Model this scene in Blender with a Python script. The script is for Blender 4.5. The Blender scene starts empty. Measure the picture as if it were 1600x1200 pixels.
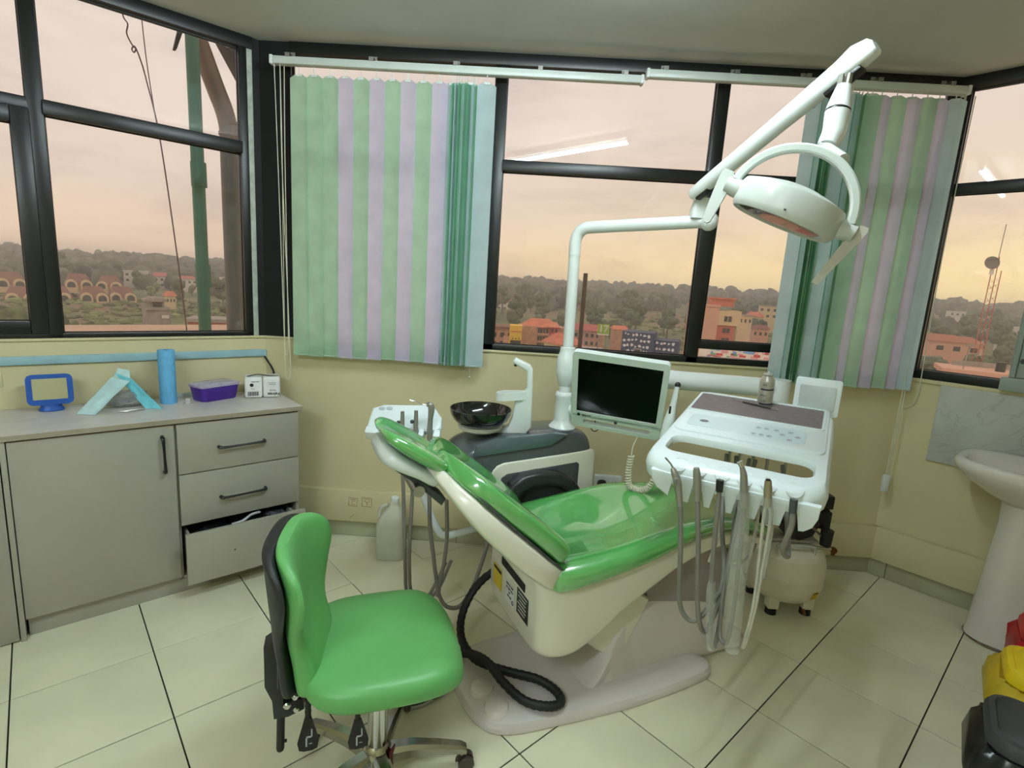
import bpy, bmesh, math, random
from mathutils import Vector, Matrix, noise
SC = bpy.context.scene
COL = SC.collection
V = Vector
PI = math.pi
rad = math.radians
def S(r, g, b):
    f = lambda c: (c/255/12.92) if c/255 <= .04045 else ((c/255+.055)/1.055)**2.4
    return (f(r), f(g), f(b), 1.0)
# ---------------------------------------------------------------- camera
cd = bpy.data.cameras.new('camera'); cam = bpy.data.objects.new('camera', cd); COL.objects.link(cam)
SC.camera = cam
cd.sensor_fit = 'HORIZONTAL'; cd.sensor_width = 36.0; cd.lens = 827.15/1600*36.0
cd.clip_start = .02; cd.clip_end = 3000
_y, _p, _r = rad(-1.1006), rad(-10.3752), rad(3.5346)
_f = V((math.sin(_y)*math.cos(_p), math.cos(_y)*math.cos(_p), math.sin(_p)))
_x0 = V((math.cos(_y), -math.sin(_y), 0)); _u0 = _x0.cross(_f)
_x = _x0*math.cos(_r)+_u0*math.sin(_r); _u = -_x0*math.sin(_r)+_u0*math.cos(_r)
cam.matrix_world = Matrix(((_x.x, _u.x, -_f.x, 0), (_x.y, _u.y, -_f.y, 0), (_x.z, _u.z, -_f.z, 1.45), (0, 0, 0, 1)))
# ---------------------------------------------------------------- view and sky
SC.view_settings.view_transform = 'Standard'; SC.view_settings.look = 'None'
SC.view_settings.exposure = 0.0; SC.view_settings.gamma = 1.0
SC.view_settings.use_curve_mapping = False
TUBE_STRENGTH = 212.0
SKY_STRENGTH = 1.10
SUNSET = V((.80, .60, 0)).normalized()       # where the sun went down, beyond the right-hand window
W = bpy.data.worlds.new('dusk_sky'); SC.world = W; W.use_nodes = True
nt = W.node_tree; nt.nodes.clear()
def nd(t, typ, **k):
    n = t.nodes.new(typ)
    for a, b in k.items(): setattr(n, a, b)
    return n
def ramp(t, stops, inp):
    n = nd(t, 'ShaderNodeValToRGB'); e = n.color_ramp.elements
    while len(e) < len(stops): e.new(.5)
    for i, (p, c) in enumerate(stops): e[i].position = p; e[i].color = c
    t.links.new(inp, n.inputs[0]); return n.outputs[0]
def mth(t, op, a, b=None, c=None, clamp=False):
    n = nd(t, 'ShaderNodeMath', operation=op, use_clamp=clamp)
    for i, v in enumerate((a, b, c)):
        if v is None: continue
        if isinstance(v, (int, float)): n.inputs[i].default_value = v
        else: t.links.new(v, n.inputs[i])
    return n.outputs[0]
def mixc(t, fac, a, b, mode='MIX'):
    n = nd(t, 'ShaderNodeMix', data_type='RGBA', blend_type=mode)
    for sock, v in ((n.inputs[0], fac), (n.inputs[6], a), (n.inputs[7], b)):
        if isinstance(v, (int, float)): sock.default_value = v
        elif isinstance(v, tuple): sock.default_value = v
        else: t.links.new(v, sock)
    return n.outputs[2]
tc = nd(nt, 'ShaderNodeTexCoord'); sx = nd(nt, 'ShaderNodeSeparateXYZ'); nt.links.new(tc.outputs['Generated'], sx.inputs[0])
zel = sx.outputs[2]
HB = lambda c, k: tuple(v*k for v in c[:3])+(1,)
base = ramp(nt, [(0, HB(S(246, 208, 178), 1.20)), (.045, HB(S(242, 210, 184), 1.10)), (.12, S(240, 217, 201)), (.28, S(242, 223, 211)), (.55, S(242, 226, 216)), (1, S(224, 212, 206))], zel)
gold = ramp(nt, [(0, HB(S(255, 224, 158), 1.30)), (.055, HB(S(255, 224, 164), 1.18)), (.14, S(246, 220, 192)), (.30, S(240, 220, 208)), (1, S(224, 212, 206))], zel)
dt = nd(nt, 'ShaderNodeVectorMath', operation='DOT_PRODUCT'); nt.links.new(tc.outputs['Generated'], dt.inputs[0]); dt.inputs[1].default_value = SUNSET
wg = nd(nt, 'ShaderNodeMapRange'); wg.inputs[1].default_value = .35; wg.inputs[2].default_value = 1.0; nt.links.new(dt.outputs['Value'], wg.inputs[0])
skyc = mixc(nt, wg.outputs[0], base, gold)
mp = nd(nt, 'ShaderNodeMapping'); mp.inputs['Scale'].default_value = (1.6, 1.6, 6.5); nt.links.new(tc.outputs['Generated'], mp.inputs[0])
cl = nd(nt, 'ShaderNodeTexNoise'); cl.inputs['Scale'].default_value = 2.2; cl.inputs['Detail'].default_value = 5; cl.inputs['Roughness'].default_value = .55; cl.inputs['Distortion'].default_value = .5
nt.links.new(mp.outputs[0], cl.inputs['Vector'])
cr = ramp(nt, [(.30, (.82, .81, .82, 1)), (.46, (.94, .93, .92, 1)), (.54, (1, .99, .97, 1)), (.66, (1.0, 1.0, .98, 1)), (.74, (1.0, 1.0, 1.0, 1))], cl.outputs[0])
skyc = mixc(nt, 1.0, skyc, cr, 'MULTIPLY')
bg = nd(nt, 'ShaderNodeBackground'); bg.inputs[1].default_value = SKY_STRENGTH; nt.links.new(skyc, bg.inputs[0])
wo = nd(nt, 'ShaderNodeOutputWorld'); nt.links.new(bg.outputs[0], wo.inputs[0])
# ---------------------------------------------------------------- materials
MATS = {}
def mat(name, col, rough=.5, metal=0.0, var=.05, vs=14.0, bump=0.0, bs=60.0, coat=0.0, spec=.5, emit=None, es=0.0, transl=0.0, trans=0.0, alpha=1.0, sss=0.0):
    if name in MATS: return MATS[name]
    m = bpy.data.materials.new(name); m.use_nodes = True; t = m.node_tree; b = t.nodes['Principled BSDF']
    b.inputs['Roughness'].default_value = rough; b.inputs['Metallic'].default_value = metal
    b.inputs['Coat Weight'].default_value = coat; b.inputs['Coat IOR'].default_value = 2.0 if coat >= 1 else 1.5; b.inputs['Coat Roughness'].default_value = .06
    b.inputs['Specular IOR Level'].default_value = spec
    b.inputs['Transmission Weight'].default_value = trans; b.inputs['Alpha'].default_value = alpha
    co = nd(t, 'ShaderNodeTexCoord')
    n = nd(t, 'ShaderNodeTexNoise'); n.inputs['Scale'].default_value = vs; n.inputs['Detail'].default_value = 4
    t.links.new(co.outputs['Object'], n.inputs['Vector'])
    d = tuple(max(0, c*(1-var*1.6)) for c in col[:3])+(1,); l = tuple(min(1, c*(1+var*1.6)) for c in col[:3])+(1,)
    c = ramp(t, [(.3, d), (.7, l)], n.outputs[0])
    t.links.new(c, b.inputs['Base Color'])
    if bump:
        n2 = nd(t, 'ShaderNodeTexNoise'); n2.inputs['Scale'].default_value = bs; n2.inputs['Detail'].default_value = 3
        t.links.new(co.outputs['Object'], n2.inputs['Vector'])
        bp = nd(t, 'ShaderNodeBump'); bp.inputs['Strength'].default_value = bump; bp.inputs['Distance'].default_value = .004
        t.links.new(n2.outputs[0], bp.inputs['Height']); t.links.new(bp.outputs[0], b.inputs['Normal'])
    if emit is not None:
        b.inputs['Emission Color'].default_value = emit; b.inputs['Emission Strength'].default_value = es
    if transl > 0:
        tr = nd(t, 'ShaderNodeBsdfTranslucent'); t.links.new(c, tr.inputs[0])
        mx = nd(t, 'ShaderNodeMixShader'); mx.inputs[0].default_value = transl
        o = t.nodes['Material Output']; t.links.new(b.outputs[0], mx.inputs[1]); t.links.new(tr.outputs[0], mx.inputs[2]); t.links.new(mx.outputs[0], o.inputs[0])
    MATS[name] = m; return m
def pane_mat(name, tint, gloss=1.0, base=0.04):
    if name in MATS: return MATS[name]
    m = bpy.data.materials.new(name); m.use_nodes = True; t = m.node_tree; t.nodes.clear()
    lw = nd(t, 'ShaderNodeLayerWeight'); lw.inputs[0].default_value = .5
    p = mth(t, 'POWER', lw.outputs['Facing'], 5.0)
    fa = mth(t, 'MULTIPLY_ADD', p, (1-base)*gloss, base*gloss)
    tr = nd(t, 'ShaderNodeBsdfTransparent'); tr.inputs[0].default_value = tint
    gl = nd(t, 'ShaderNodeBsdfGlossy'); gl.inputs['Roughness'].default_value = .015
    mx = nd(t, 'ShaderNodeMixShader'); t.links.new(fa, mx.inputs[0]); t.links.new(tr.outputs[0], mx.inputs[1]); t.links.new(gl.outputs[0], mx.inputs[2])
    o = nd(t, 'ShaderNodeOutputMaterial'); t.links.new(mx.outputs[0], o.inputs[0]); MATS[name] = m; return m
def film_mat(name, col, fac):                                        # thin clear plastic film
    if name in MATS: return MATS[name]
    m = bpy.data.materials.new(name); m.use_nodes = True; t = m.node_tree; b = t.nodes['Principled BSDF']
    b.inputs['Base Color'].default_value = col; b.inputs['Roughness'].default_value = .15
    n = nd(t, 'ShaderNodeTexNoise'); n.inputs['Scale'].default_value = 30
    co = nd(t, 'ShaderNodeTexCoord'); t.links.new(co.outputs['Object'], n.inputs['Vector'])
    f = mth(t, 'MULTIPLY_ADD', n.outputs[0], .35, fac-.17, clamp=True)
    tr = nd(t, 'ShaderNodeBsdfTransparent'); mx = nd(t, 'ShaderNodeMixShader')
    t.links.new(f, mx.inputs[0]); t.links.new(tr.outputs[0], mx.inputs[1]); t.links.new(b.outputs[0], mx.inputs[2])
    t.links.new(mx.outputs[0], t.nodes['Material Output'].inputs[0]); MATS[name] = m; return m
# ---------------------------------------------------------------- mesh builder
WM = {}
def catmull(pts, k=6, closed=False):
    P = [V(p) for p in pts]; n = len(P); out = []
    if n < 3: return P
    rng = range(n if closed else n-1)
    for i in rng:
        p1, p2 = P[i], P[(i+1) % n]
        p0 = P[(i-1) % n] if (closed or i > 0) else p1*2-p2
        p3 = P[(i+2) % n] if (closed or i+2 < n) else p2*2-p1
        for j in range(k):
            t = j/k
            out.append(.5*((2*p1)+(p2-p0)*t+(2*p0-5*p1+4*p2-p3)*t*t+(-p0+3*p1-3*p2+p3)*t**3))
    if not closed: out.append(P[-1])
    return out
def rrect(w, h, r, n=4):
    out = []
    for cx, cy, a in ((w/2-r, h/2-r, 0), (-w/2+r, h/2-r, 90), (-w/2+r, -h/2+r, 180), (w/2-r, -h/2+r, 270)):
        for i in range(n+1):
            t = rad(a+90*i/n); out.append((cx+r*math.cos(t), cy+r*math.sin(t)))
    return out
def selip(hw, hz, e=3.0, n=24):
    out = []
    for i in range(n):
        a = 2*PI*i/n; c, s = math.cos(a), math.sin(a)
        out.append((math.copysign(abs(c)**(2/e), c)*hw, math.copysign(abs(s)**(2/e), s)*hz))
    return out
def basis(o, x, y, z):
    return Matrix(((x[0], y[0], z[0], o[0]), (x[1], y[1], z[1], o[1]), (x[2], y[2], z[2], o[2]), (0, 0, 0, 1)))
def align(p, d, up=V((0, 0, 1))):
    z = V(d).normalized()
    if abs(z.dot(up)) > .98: up = V((0, 1, 0))
    x = up.cross(z).normalized(); y = z.cross(x)
    return basis(p, x, y, z)
class MB:
    def __init__(self, M=None):
        self.b = bmesh.new(); self.M = M or Matrix.Identity(4)
    def _v(self, p, M=None):
        p = V(p)
        if M is not None: p = M @ p
        return self.b.verts.new(self.M @ p)
    def face(self, vs):
        try: return self.b.faces.new(vs)
        except ValueError: return None
    def merge(self, bm, M=None):
        mp_ = {v: self._v(v.co, M) for v in bm.verts}
        for f in bm.faces: self.face([mp_[v] for v in f.verts])
        bm.free(); return self
    def box(self, c, s, M=None, bev=0.0, seg=2):
        t = bmesh.new(); bmesh.ops.create_cube(t, size=1.0)
        for v in t.verts: v.co = V((v.co.x*s[0], v.co.y*s[1], v.co.z*s[2]))
        if bev > 0: bmesh.ops.bevel(t, geom=t.edges[:], offset=min(bev, min(s)*.49), segments=seg, affect='EDGES', profile=.5)
        for v in t.verts: v.co += V(c)
        return self.merge(t, M)
    def hexa(self, p, bev=0.0):                                       # 8 corners: bottom loop, top loop
        t = bmesh.new(); v = [t.verts.new(V(q)) for q in p]
        for f in ((3, 2, 1, 0), (4, 5, 6, 7), (0, 1, 5, 4), (1, 2, 6, 5), (2, 3, 7, 6), (3, 0, 4, 7)): t.faces.new([v[i] for i in f])
        if bev > 0: bmesh.ops.bevel(t, geom=t.edges[:], offset=bev, segments=2, affect='EDGES', profile=.5)
        return self.merge(t)
    def loops(self, L, cap=True, closed=False, M=None):
        rows = [[self._v(p, M) for p in l] for l in L]; n = len(rows[0])
        for i in range(len(rows)-(0 if closed else 1)):
            a, b = rows[i], rows[(i+1) % len(rows)]
            for j in range(n): self.face((a[j], a[(j+1) % n], b[(j+1) % n], b[j]))
        if cap and not closed: self.face(rows[0][::-1]); self.face(rows[-1])
        return self
    def cyl(self, p0, p1, r0, r1=None, n=16, cap=True):
        p0, p1 = V(p0), V(p1); r1 = r0 if r1 is None else r1; A_ = align((0, 0, 0), p1-p0)
        def ring(p, r): return [p+(A_ @ V((r*math.cos(2*PI*i/n), r*math.sin(2*PI*i/n), 0))) for i in range(n)]
        return self.loops([ring(p0, r0), ring(p1, r1)], cap)
    def tube(self, pts, r, n=8, smooth=0, closed=False, cap=True, sq=None):
        P = catmull(pts, smooth, closed) if smooth else [V(p) for p in pts]
        m = len(P); R_ = r if isinstance(r, (list, tuple)) else None
        L = []; prev = None
        for i, p in enumerate(P):
            if closed: d = P[(i+1) % m]-P[i-1]
            else: d = P[min(i+1, m-1)]-P[max(i-1, 0)]
            d = d.normalized() if d.length > 1e-9 else V((0, 0, 1))
            if prev is None:
                up = V((0, 0, 1)) if abs(d.z) < .95 else V((0, 1, 0)); x = up.cross(d).normalized()
            else: x = (prev-d*prev.dot(d)).normalized()
            prev = x; y = d.cross(x)
            if R_:
                q = i/(m-1)*(len(R_)-1); k = min(int(q), len(R_)-2); rr = R_[k]+(R_[k+1]-R_[k])*(q-k)
            else: rr = r
            if sq: L.append([p+x*a*rr+y*b*rr for a, b in sq])
            else: L.append([p+x*(rr*math.cos(2*PI*j/n))+y*(rr*math.sin(2*PI*j/n)) for j in range(n)])
        return self.loops(L, cap, closed)
    def lathe(self, prof, M=None, n=24, a0=0.0, a1=2*PI):
        full = abs(a1-a0-2*PI) < 1e-6; L = []
        for i in range(n if full else n+1):
            a = a0+(a1-a0)*i/n; c, s = math.cos(a), math.sin(a)
            L.append([V((r_*c, r_*s, z_)) for r_, z_ in prof])
        rows = []; pole = {}
        for l in L:
            row = []
            for j, p in enumerate(l):
                if prof[j][0] < 1e-6:
                    if j not in pole: pole[j] = self._v(p, M)
                    row.append(pole[j])
                else: row.append(self._v(p, M))
            rows.append(row)
        for i in range(len(rows)-(0 if full else 1)):
            a, b = rows[i], rows[(i+1) % len(rows)]
            for j in range(len(prof)-1):
                q = []
                for v in (a[j], b[j], b[j+1], a[j+1]):
                    if v not in q: q.append(v)
                if len(q) > 2: self.face(q)
        return self
    def prism(self, poly, depth, M=None, bev=0.0, holes=None, seg=2):  # extrude a 2-D outline along +z of M
        t = bmesh.new(); bot = [t.verts.new((x, y, 0)) for x, y in poly]; top = [t.verts.new((x, y, depth)) for x, y in poly]; n = len(poly)
        t.faces.new(bot[::-1]); ft = t.faces.new(top)
        for i in range(n): t.faces.new((bot[i], bot[(i+1) % n], top[(i+1) % n], top[i]))
        if bev > 0:
            bmesh.ops.recalc_face_normals(t, faces=t.faces[:])
            ed = [e for e in t.edges if e.verts[0].co.z > depth-1e-6 and e.verts[1].co.z > depth-1e-6]
            bmesh.ops.bevel(t, geom=ed, offset=bev, segments=seg, affect='EDGES', profile=.5)
        return self.merge(t, M)
    def ringprism(self, outer, inner, depth, M=None):                 # plate with one hole, outlines of equal count
        n = len(outer); L = [[(x, y, 0) for x, y in outer], [(x, y, depth) for x, y in outer], [(x, y, depth) for x, y in inner], [(x, y, 0) for x, y in inner]]
        return self.loops(L, closed=True, M=M)
    def ball(self, c, r, n=12, m=8, M=None):
        r = r if isinstance(r, (tuple, list)) else (r, r, r)
        pr = [(math.sin(PI*i/m), -math.cos(PI*i/m)) for i in range(m+1)]
        pr[0] = (0, -1); pr[-1] = (0, 1)
        Q = Matrix.Translation(V(c)) @ Matrix.Diagonal((r[0], r[1], r[2], 1))
        return self.lathe(pr, (M @ Q) if M is not None else Q, n)
    def build(self, name, m, parent=None, flat=False, ang=32.0):
        bm = self.b; bmesh.ops.recalc_face_normals(bm, faces=bm.faces[:])
        if parent is not None: inv = WM[parent].inverted()
        else:
            xs = [v.co for v in bm.verts]
            c = V((sum(v.x for v in xs)/len(xs), sum(v.y for v in xs)/len(xs), min(v.z for v in xs)))
            inv = Matrix.Translation(-c)
        bm.transform(inv); me = bpy.data.meshes.new(name)
        if not flat:
            for f in bm.faces: f.smooth = True
            for e in bm.edges:
                if len(e.link_faces) != 2 or e.calc_face_angle(0) > rad(ang): e.smooth = False
        bm.to_mesh(me); bm.free()
        if m is not None: me.materials.append(m)
        o = bpy.data.objects.new(name, me); COL.objects.link(o)
        if parent is not None: o.parent = parent; WM[o] = WM[parent]
        else: o.matrix_world = inv.inverted(); WM[o] = inv.inverted()
        return o
def thing(name, label, cat, loc=(0, 0, 0), M=None, group=None):
    o = bpy.data.objects.new(name, None); COL.objects.link(o); o.empty_display_size = .05
    Q = M if M is not None else Matrix.Translation(V(loc))
    o.matrix_world = Q; WM[o] = Q
    o['label'] = label; o['category'] = cat
    if group: o['group'] = group
    return o
def tag(o, label, cat, group=None):
    o['label'] = label; o['category'] = cat
    if group: o['group'] = group
    return o
def struct(o): o['kind'] = 'structure'; return o
def stuff(o): o['kind'] = 'stuff'; return o
def sroot(name, loc=(0, 0, 0)):
    o = bpy.data.objects.new(name, None); COL.objects.link(o); o.empty_display_size = .05
    o.matrix_world = Matrix.Translation(V(loc)); WM[o] = o.matrix_world.copy(); o['kind'] = 'structure'; return o
def copy_tree(o, parent=None):
    c = o.copy(); COL.objects.link(c)
    if parent is not None: c.parent = parent
    for ch in list(o.children): copy_tree(ch, c)
    return c
def put(o, M):
    o.matrix_world = M; WM[o] = M; return o
def text(body, size, M, m, parent, name='lettering', depth=.0004, align_x='CENTER', bold=0.0):
    cu = bpy.data.curves.new(name, 'FONT'); cu.body = body; cu.size = size; cu.extrude = depth; cu.align_x = align_x; cu.align_y = 'CENTER'; cu.offset = bold; cu.resolution_u = 2
    tmp = bpy.data.objects.new('tmp_text', cu); COL.objects.link(tmp)
    me = bpy.data.meshes.new_from_object(tmp); bpy.data.objects.remove(tmp); bpy.data.curves.remove(cu)
    me.name = name
    me.transform(WM[parent].inverted() @ M)
    me.materials.append(m); o = bpy.data.objects.new(name, me); COL.objects.link(o); o.parent = parent; WM[o] = WM[parent]
    return o
# ---------------------------------------------------------------- common materials
CREAM = mat('cream_wall_paint', S(206, 196, 157), .55, var=.03, vs=3.0, bump=.08, bs=90)
CEILP = mat('ceiling_paint', S(190, 192, 188), .7, var=.03, vs=2.0, bump=.05, bs=40)
TILEM = mat('floor_tile_glaze', S(222, 218, 190), .22, var=.05, vs=2.6, bump=.015, bs=8)
GROUT = mat('dark_grout', S(58, 54, 44), .8)
SKIRT = mat('skirting_tile_glaze', S(170, 170, 140), .3, var=.06, vs=4)
BLACKM = mat('black_painted_steel', S(17, 19, 20), .36, var=.15, vs=9, bump=.05, bs=40)
GASKET = mat('pale_glazing_bead', S(170, 150, 130), .6)
WHITEP = mat('white_moulded_plastic', S(216, 222, 220), .25, var=.015, vs=5)
WARMW = mat('ivory_moulded_plastic', S(226, 224, 208), .3, var=.02, vs=5)
CHROME = mat('chrome', S(205, 205, 205), .12, 1.0, var=.03)
STEEL = mat('brushed_steel', S(170, 168, 160), .3, 1.0, var=.08, vs=30)
BLACKP = mat('black_plastic', S(20, 20, 21), .4, var=.1)
RUBBER = mat('black_rubber', S(16, 16, 17), .6, var=.1)
GREYP = mat('grey_plastic', S(120, 122, 120), .4)
INK = mat('black_ink', S(25, 25, 28), .7)
GLASS = pane_mat('window_glass', (.96, .97, .97, 1))
CORD = mat('ivory_cord', S(205, 202, 182), .7)
# ---------------------------------------------------------------- room shell
AL = rad(43.30)
E1 = V((math.cos(AL), math.sin(AL), 0)); E2 = V((-math.sin(AL), math.cos(AL), 0)); UZ = V((0, 0, 1))
CL = V((-1.39, 2.80, 0)); CR = V((2.0, 2.80, 0))
EL = 2.991; ER = 3.376; RE = -2.3                                    # left wall at E2=EL, right wall at E1=ER, rear walls at RE
CEIL = 2.555; SILL = 1.115; HEAD = 2.50
F_BACK = basis(CL, (1, 0, 0), UZ, (0, -1, 0))                        # s to the right, z up, +depth into the room
F_LEFT = basis(CL, -E1, UZ, -E2)                                     # s away from the corner
F_RIGHT = basis(CR, -E2, UZ, -E1)
BW = 3.39
def wbox(mb, F, s0, s1, z0, z1, d0, d1, bev=0.0):
    return mb.box(((s0+s1)/2, (z0+z1)/2, (d0+d1)/2), (abs(s1-s0), abs(z1-z0), abs(d1-d0)), F, bev)
def epoint(a, b, z=0.0): return E1*a+E2*b+UZ*z
# floor slab (grout bed) and its tiles
room = [epoint(RE, RE), epoint(ER, RE), CR.copy(), CL.copy(), epoint(RE, EL)]
fl = MB(); fl.loops([[p+UZ*-.12 for p in room], [p+UZ*-.004 for p in room]]); floor = struct(fl.build('floor', GROUT, flat=True))
def clip(poly):
    out = []
    for i in range(len(poly)):
        p, q = poly[i], poly[(i+1) % len(poly)]; a, b = 2.795-p.y, 2.795-q.y
        if a >= 0: out.append(p)
        if (a >= 0) != (b >= 0): out.append(p+(q-p)*(a/(a-b)))
    return out
T = .3995; full = None
i0 = int(math.ceil((RE-1.435)/T)); g = .0022
for i in range(-8, 6):
    for j in range(-5, 8):
        a0, a1 = max(1.435+i*T+g, RE), min(1.435+(i+1)*T-g, ER-.004); b0, b1 = max(.2+j*T+g, RE), min(.2+(j+1)*T-g, EL-.004)
        if a1-a0 < .02 or b1-b0 < .02: continue
        c_ = epoint((a0+a1)/2, (b0+b1)/2)
        whole = a1-a0 > T-.006 and b1-b0 > T-.006
        pg = clip([epoint(a0, b0), epoint(a1, b0), epoint(a1, b1), epoint(a0, b1)])
        if len(pg) < 3: continue
        if whole and max(p.y for p in pg) < 2.78:
            if full is None:
                m = MB(); m.box((0, 0, -.002), (T-2*g, T-2*g, .004), basis((0, 0, 0), E1, E2, UZ), .0008, 1); full = m.build('tile', TILEM, flat=True)
                COL.objects.unlink(full)
            t_ = full.copy(); COL.objects.link(t_); t_.parent = floor; t_.location = c_-floor.matrix_world.translation; t_.location.z = -floor.matrix_world.translation.z
        else:
            m = MB(); m.loops([[p+UZ*-.004 for p in pg], pg]); m.build('tile', TILEM, floor, flat=True)
me_ = full.data; bpy.data.objects.remove(full)
m = MB(); m.loops([[p+UZ*CEIL for p in room], [p+UZ*(CEIL+.15) for p in room]]); struct(m.build('ceiling', CEILP, flat=True))
# walls below and beside the windows
m = MB(); wbox(m, F_BACK, -.01, BW+.01, -.1, SILL, -.18, 0); wbox(m, F_BACK, 0.0, BW, SILL-.012, SILL, -.05, .012, .003); wall_back = struct(m.build('wall_back', CREAM))
LW = EL*0+4.0
m = MB(); wbox(m, F_LEFT, -.01, 3.3, -.1, SILL, -.18, 0); wbox(m, F_LEFT, 2.0, 3.3, -.1, CEIL, -.18, 0); wbox(m, F_LEFT, 0, 2.0, SILL-.012, SILL, -.05, .010, .003); struct(m.build('wall_left', CREAM))
m = MB(); wbox(m, F_RIGHT, -.01, 3.05, -.1, SILL, -.18, 0); wbox(m, F_RIGHT, 1.7, 3.05, -.1, CEIL, -.18, 0); wbox(m, F_RIGHT, .005, 1.7, SILL-.02, SILL, -.05, .012, .003); struct(m.build('wall_right', CREAM))
m = MB(); Fq = basis(epoint(RE, RE), E1, UZ, E2); wbox(m, Fq, -.1, ER-RE+.1, -.1, CEIL, -.12, 0); struct(m.build('wall_rear', CREAM))
m = MB(); Fq = basis(epoint(RE, RE), E2, UZ, E1); wbox(m, Fq, -.1, EL-RE+.1, -.1, CEIL, -.12, 0); struct(m.build('wall_side', CREAM))
# boxed-in ledge low on the walls with tile skirting under it
m = MB(); wbox(m, F_BACK, 0, BW, .098, .283, 0, .034, .004); struct(m.build('trim_1', CREAM))
m = MB(); wbox(m, F_RIGHT, 0, 2.3, .098, .283, 0, .034, .004); struct(m.build('trim_2', CREAM))
bb = sroot('baseboard_back', (.3, 2.79, 0)); br = sroot('baseboard_right', (2.6, 2.1, 0))
for F, L_, rt, off in ((F_BACK, BW, bb, .275), (F_RIGHT, 1.9, br, .085)):
    s = 0.0; e = off
    while s < L_-.01:
        e2 = min(e, L_); mm = MB(); wbox(mm, F, s+.0015, e2-.0015, .002, .097, 0.001, .008, .0012); mm.build('skirting_tile', SKIRT, rt); s = e2; e += .3995
    mm = MB(); wbox(mm, F, 0, L_, 0, .099, -.002, .003); mm.build('grout_backing', GROUT, rt)
# ---------------------------------------------------------------- windows
def frame_piece(F, rt, name, s0, s1, z0, z1, d0=-.05, d1=.004, mt=None, bev=.004):
    mm = MB(); wbox(mm, F, s0, s1, z0, z1, d0, d1, bev); return mm.build(name, mt or BLACKM, rt)
def pane(F, rt, s0, s1, z0, z1, d=-.03):
    mm = MB(); wbox(mm, F, s0, s1, z0, z1, d-.003, d+.003); p = mm.build('pane', GLASS, rt, flat=True)
    mm = MB()                                                        # thin glazing bead round the pane
    for q in ((s0, s1, z0, z0+.006), (s0, s1, z1-.006, z1), (s0, s0+.006, z0, z1), (s1-.006, s1, z0, z1)): wbox(mm, F, q[0], q[1], q[2], q[3], d+.003, d+.009)
    mm.build('glazing_bead', BLACKM, p, flat=True); return p
w1 = sroot('window_1', F_LEFT @ V((.9, SILL, 0)))
frame_piece(F_LEFT, w1, 'jamb', .058, .096, SILL, CEIL)
frame_piece(F_LEFT, w1, 'head_rail', .03, 2.0, HEAD, CEIL+.001, -.06, .012)
frame_piece(F_LEFT, w1, 'sill_rail', .03, 2.0, SILL, 1.137)
frame_piece(F_LEFT, w1, 'mullion', .826, .878, SILL, CEIL)
frame_piece(F_LEFT, w1, 'transom', .09, .83, 2.016, 2.072, -.05, .02)
frame_piece(F_LEFT, w1, 'transom', .87, 2.0, 2.016, 2.072)
frame_piece(F_LEFT, w1, 'jamb', 1.95, 2.0, SILL, CEIL)
sash = frame_piece(F_LEFT, w1, 'sash_stile', .872, .93, SILL+.02, 2.03, -.045, .010)
frame_piece(F_LEFT, w1, 'sash_rail', .93, 1.95, SILL+.02, 1.188, -.045, .010)
frame_piece(F_LEFT, w1, 'sash_rail', .93, 1.95, 1.966, 2.03, -.045, .010)
pane(F_LEFT, w1, .094, .828, 1.135, 2.018); pane(F_LEFT, w1, .094, .828, 2.07, 2.502)
pane(F_LEFT, w1, .928, 1.952, 1.186, 1.968); pane(F_LEFT, w1, .876, 1.952, 2.07, 2.502)
# flaking white strip between the left window and the corner column, the black boxed column beside it
m = MB(); wbox(m, F_LEFT, .034, .06, SILL, CEIL, -.05, .006, .004); struct(m.build('trim_3', mat('flaking_white_paint', S(170, 178, 168), .7, var=.12, vs=30, bump=.3, bs=60)))
m = MB(); m.loops([[F_LEFT @ V((.034, z, .004)), F_LEFT @ V((.0, z, .004)), F_BACK @ V((.0, z, .004)), F_BACK @ V((.152, z, .004)), F_BACK @ V((.152, z, -.06)), F_BACK @ V((-.06, z, -.15)), F_LEFT @ V((.034, z, -.06))] for z in (SILL, CEIL)])
struct(m.build('trim_4', mat('matt_black_paint', S(11, 12, 14), .6, var=.2, vs=6, bump=.06, bs=30, spec=.3), flat=True))
w2 = sroot('window_2', F_BACK @ V((1.7, SILL, 0)))
sx_ = lambda X: X+1.39
frame_piece(F_BACK, w2, 'jamb', .15, .158, SILL, CEIL)
frame_piece(F_BACK, w2, 'head_rail', .15, BW, HEAD, CEIL+.001, -.06, .012)
frame_piece(F_BACK, w2, 'sill_rail', .15, BW, SILL, 1.148)
frame_piece(F_BACK, w2, 'mullion', sx_(-.224), sx_(-.166), SILL, CEIL)
frame_piece(F_BACK, w2, 'mullion', sx_(.850), sx_(.913), SILL, CEIL)
frame_piece(F_BACK, w2, 'transom', .158, sx_(-.22), 2.016, 2.070)
frame_piece(F_BACK, w2, 'transom', sx_(-.17), sx_(.852), 2.016, 2.070, -.05, .018)
frame_piece(F_BACK, w2, 'transom', sx_(.91), BW-.03, 2.016, 2.070)
frame_piece(F_BACK, w2, 'jamb', BW-.035, BW, SILL, CEIL)
pane(F_BACK, w2, .158, sx_(-.222), 1.147, 2.018); pane(F_BACK, w2, .158, sx_(-.222), 2.068, 2.502)
pane(F_BACK, w2, sx_(-.168), sx_(.852), 1.147, 2.018); pane(F_BACK, w2, sx_(-.168), sx_(.852), 2.068, 2.502)
pane(F_BACK, w2, sx_(.911), BW-.033, 2.068, 2.502)
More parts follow.
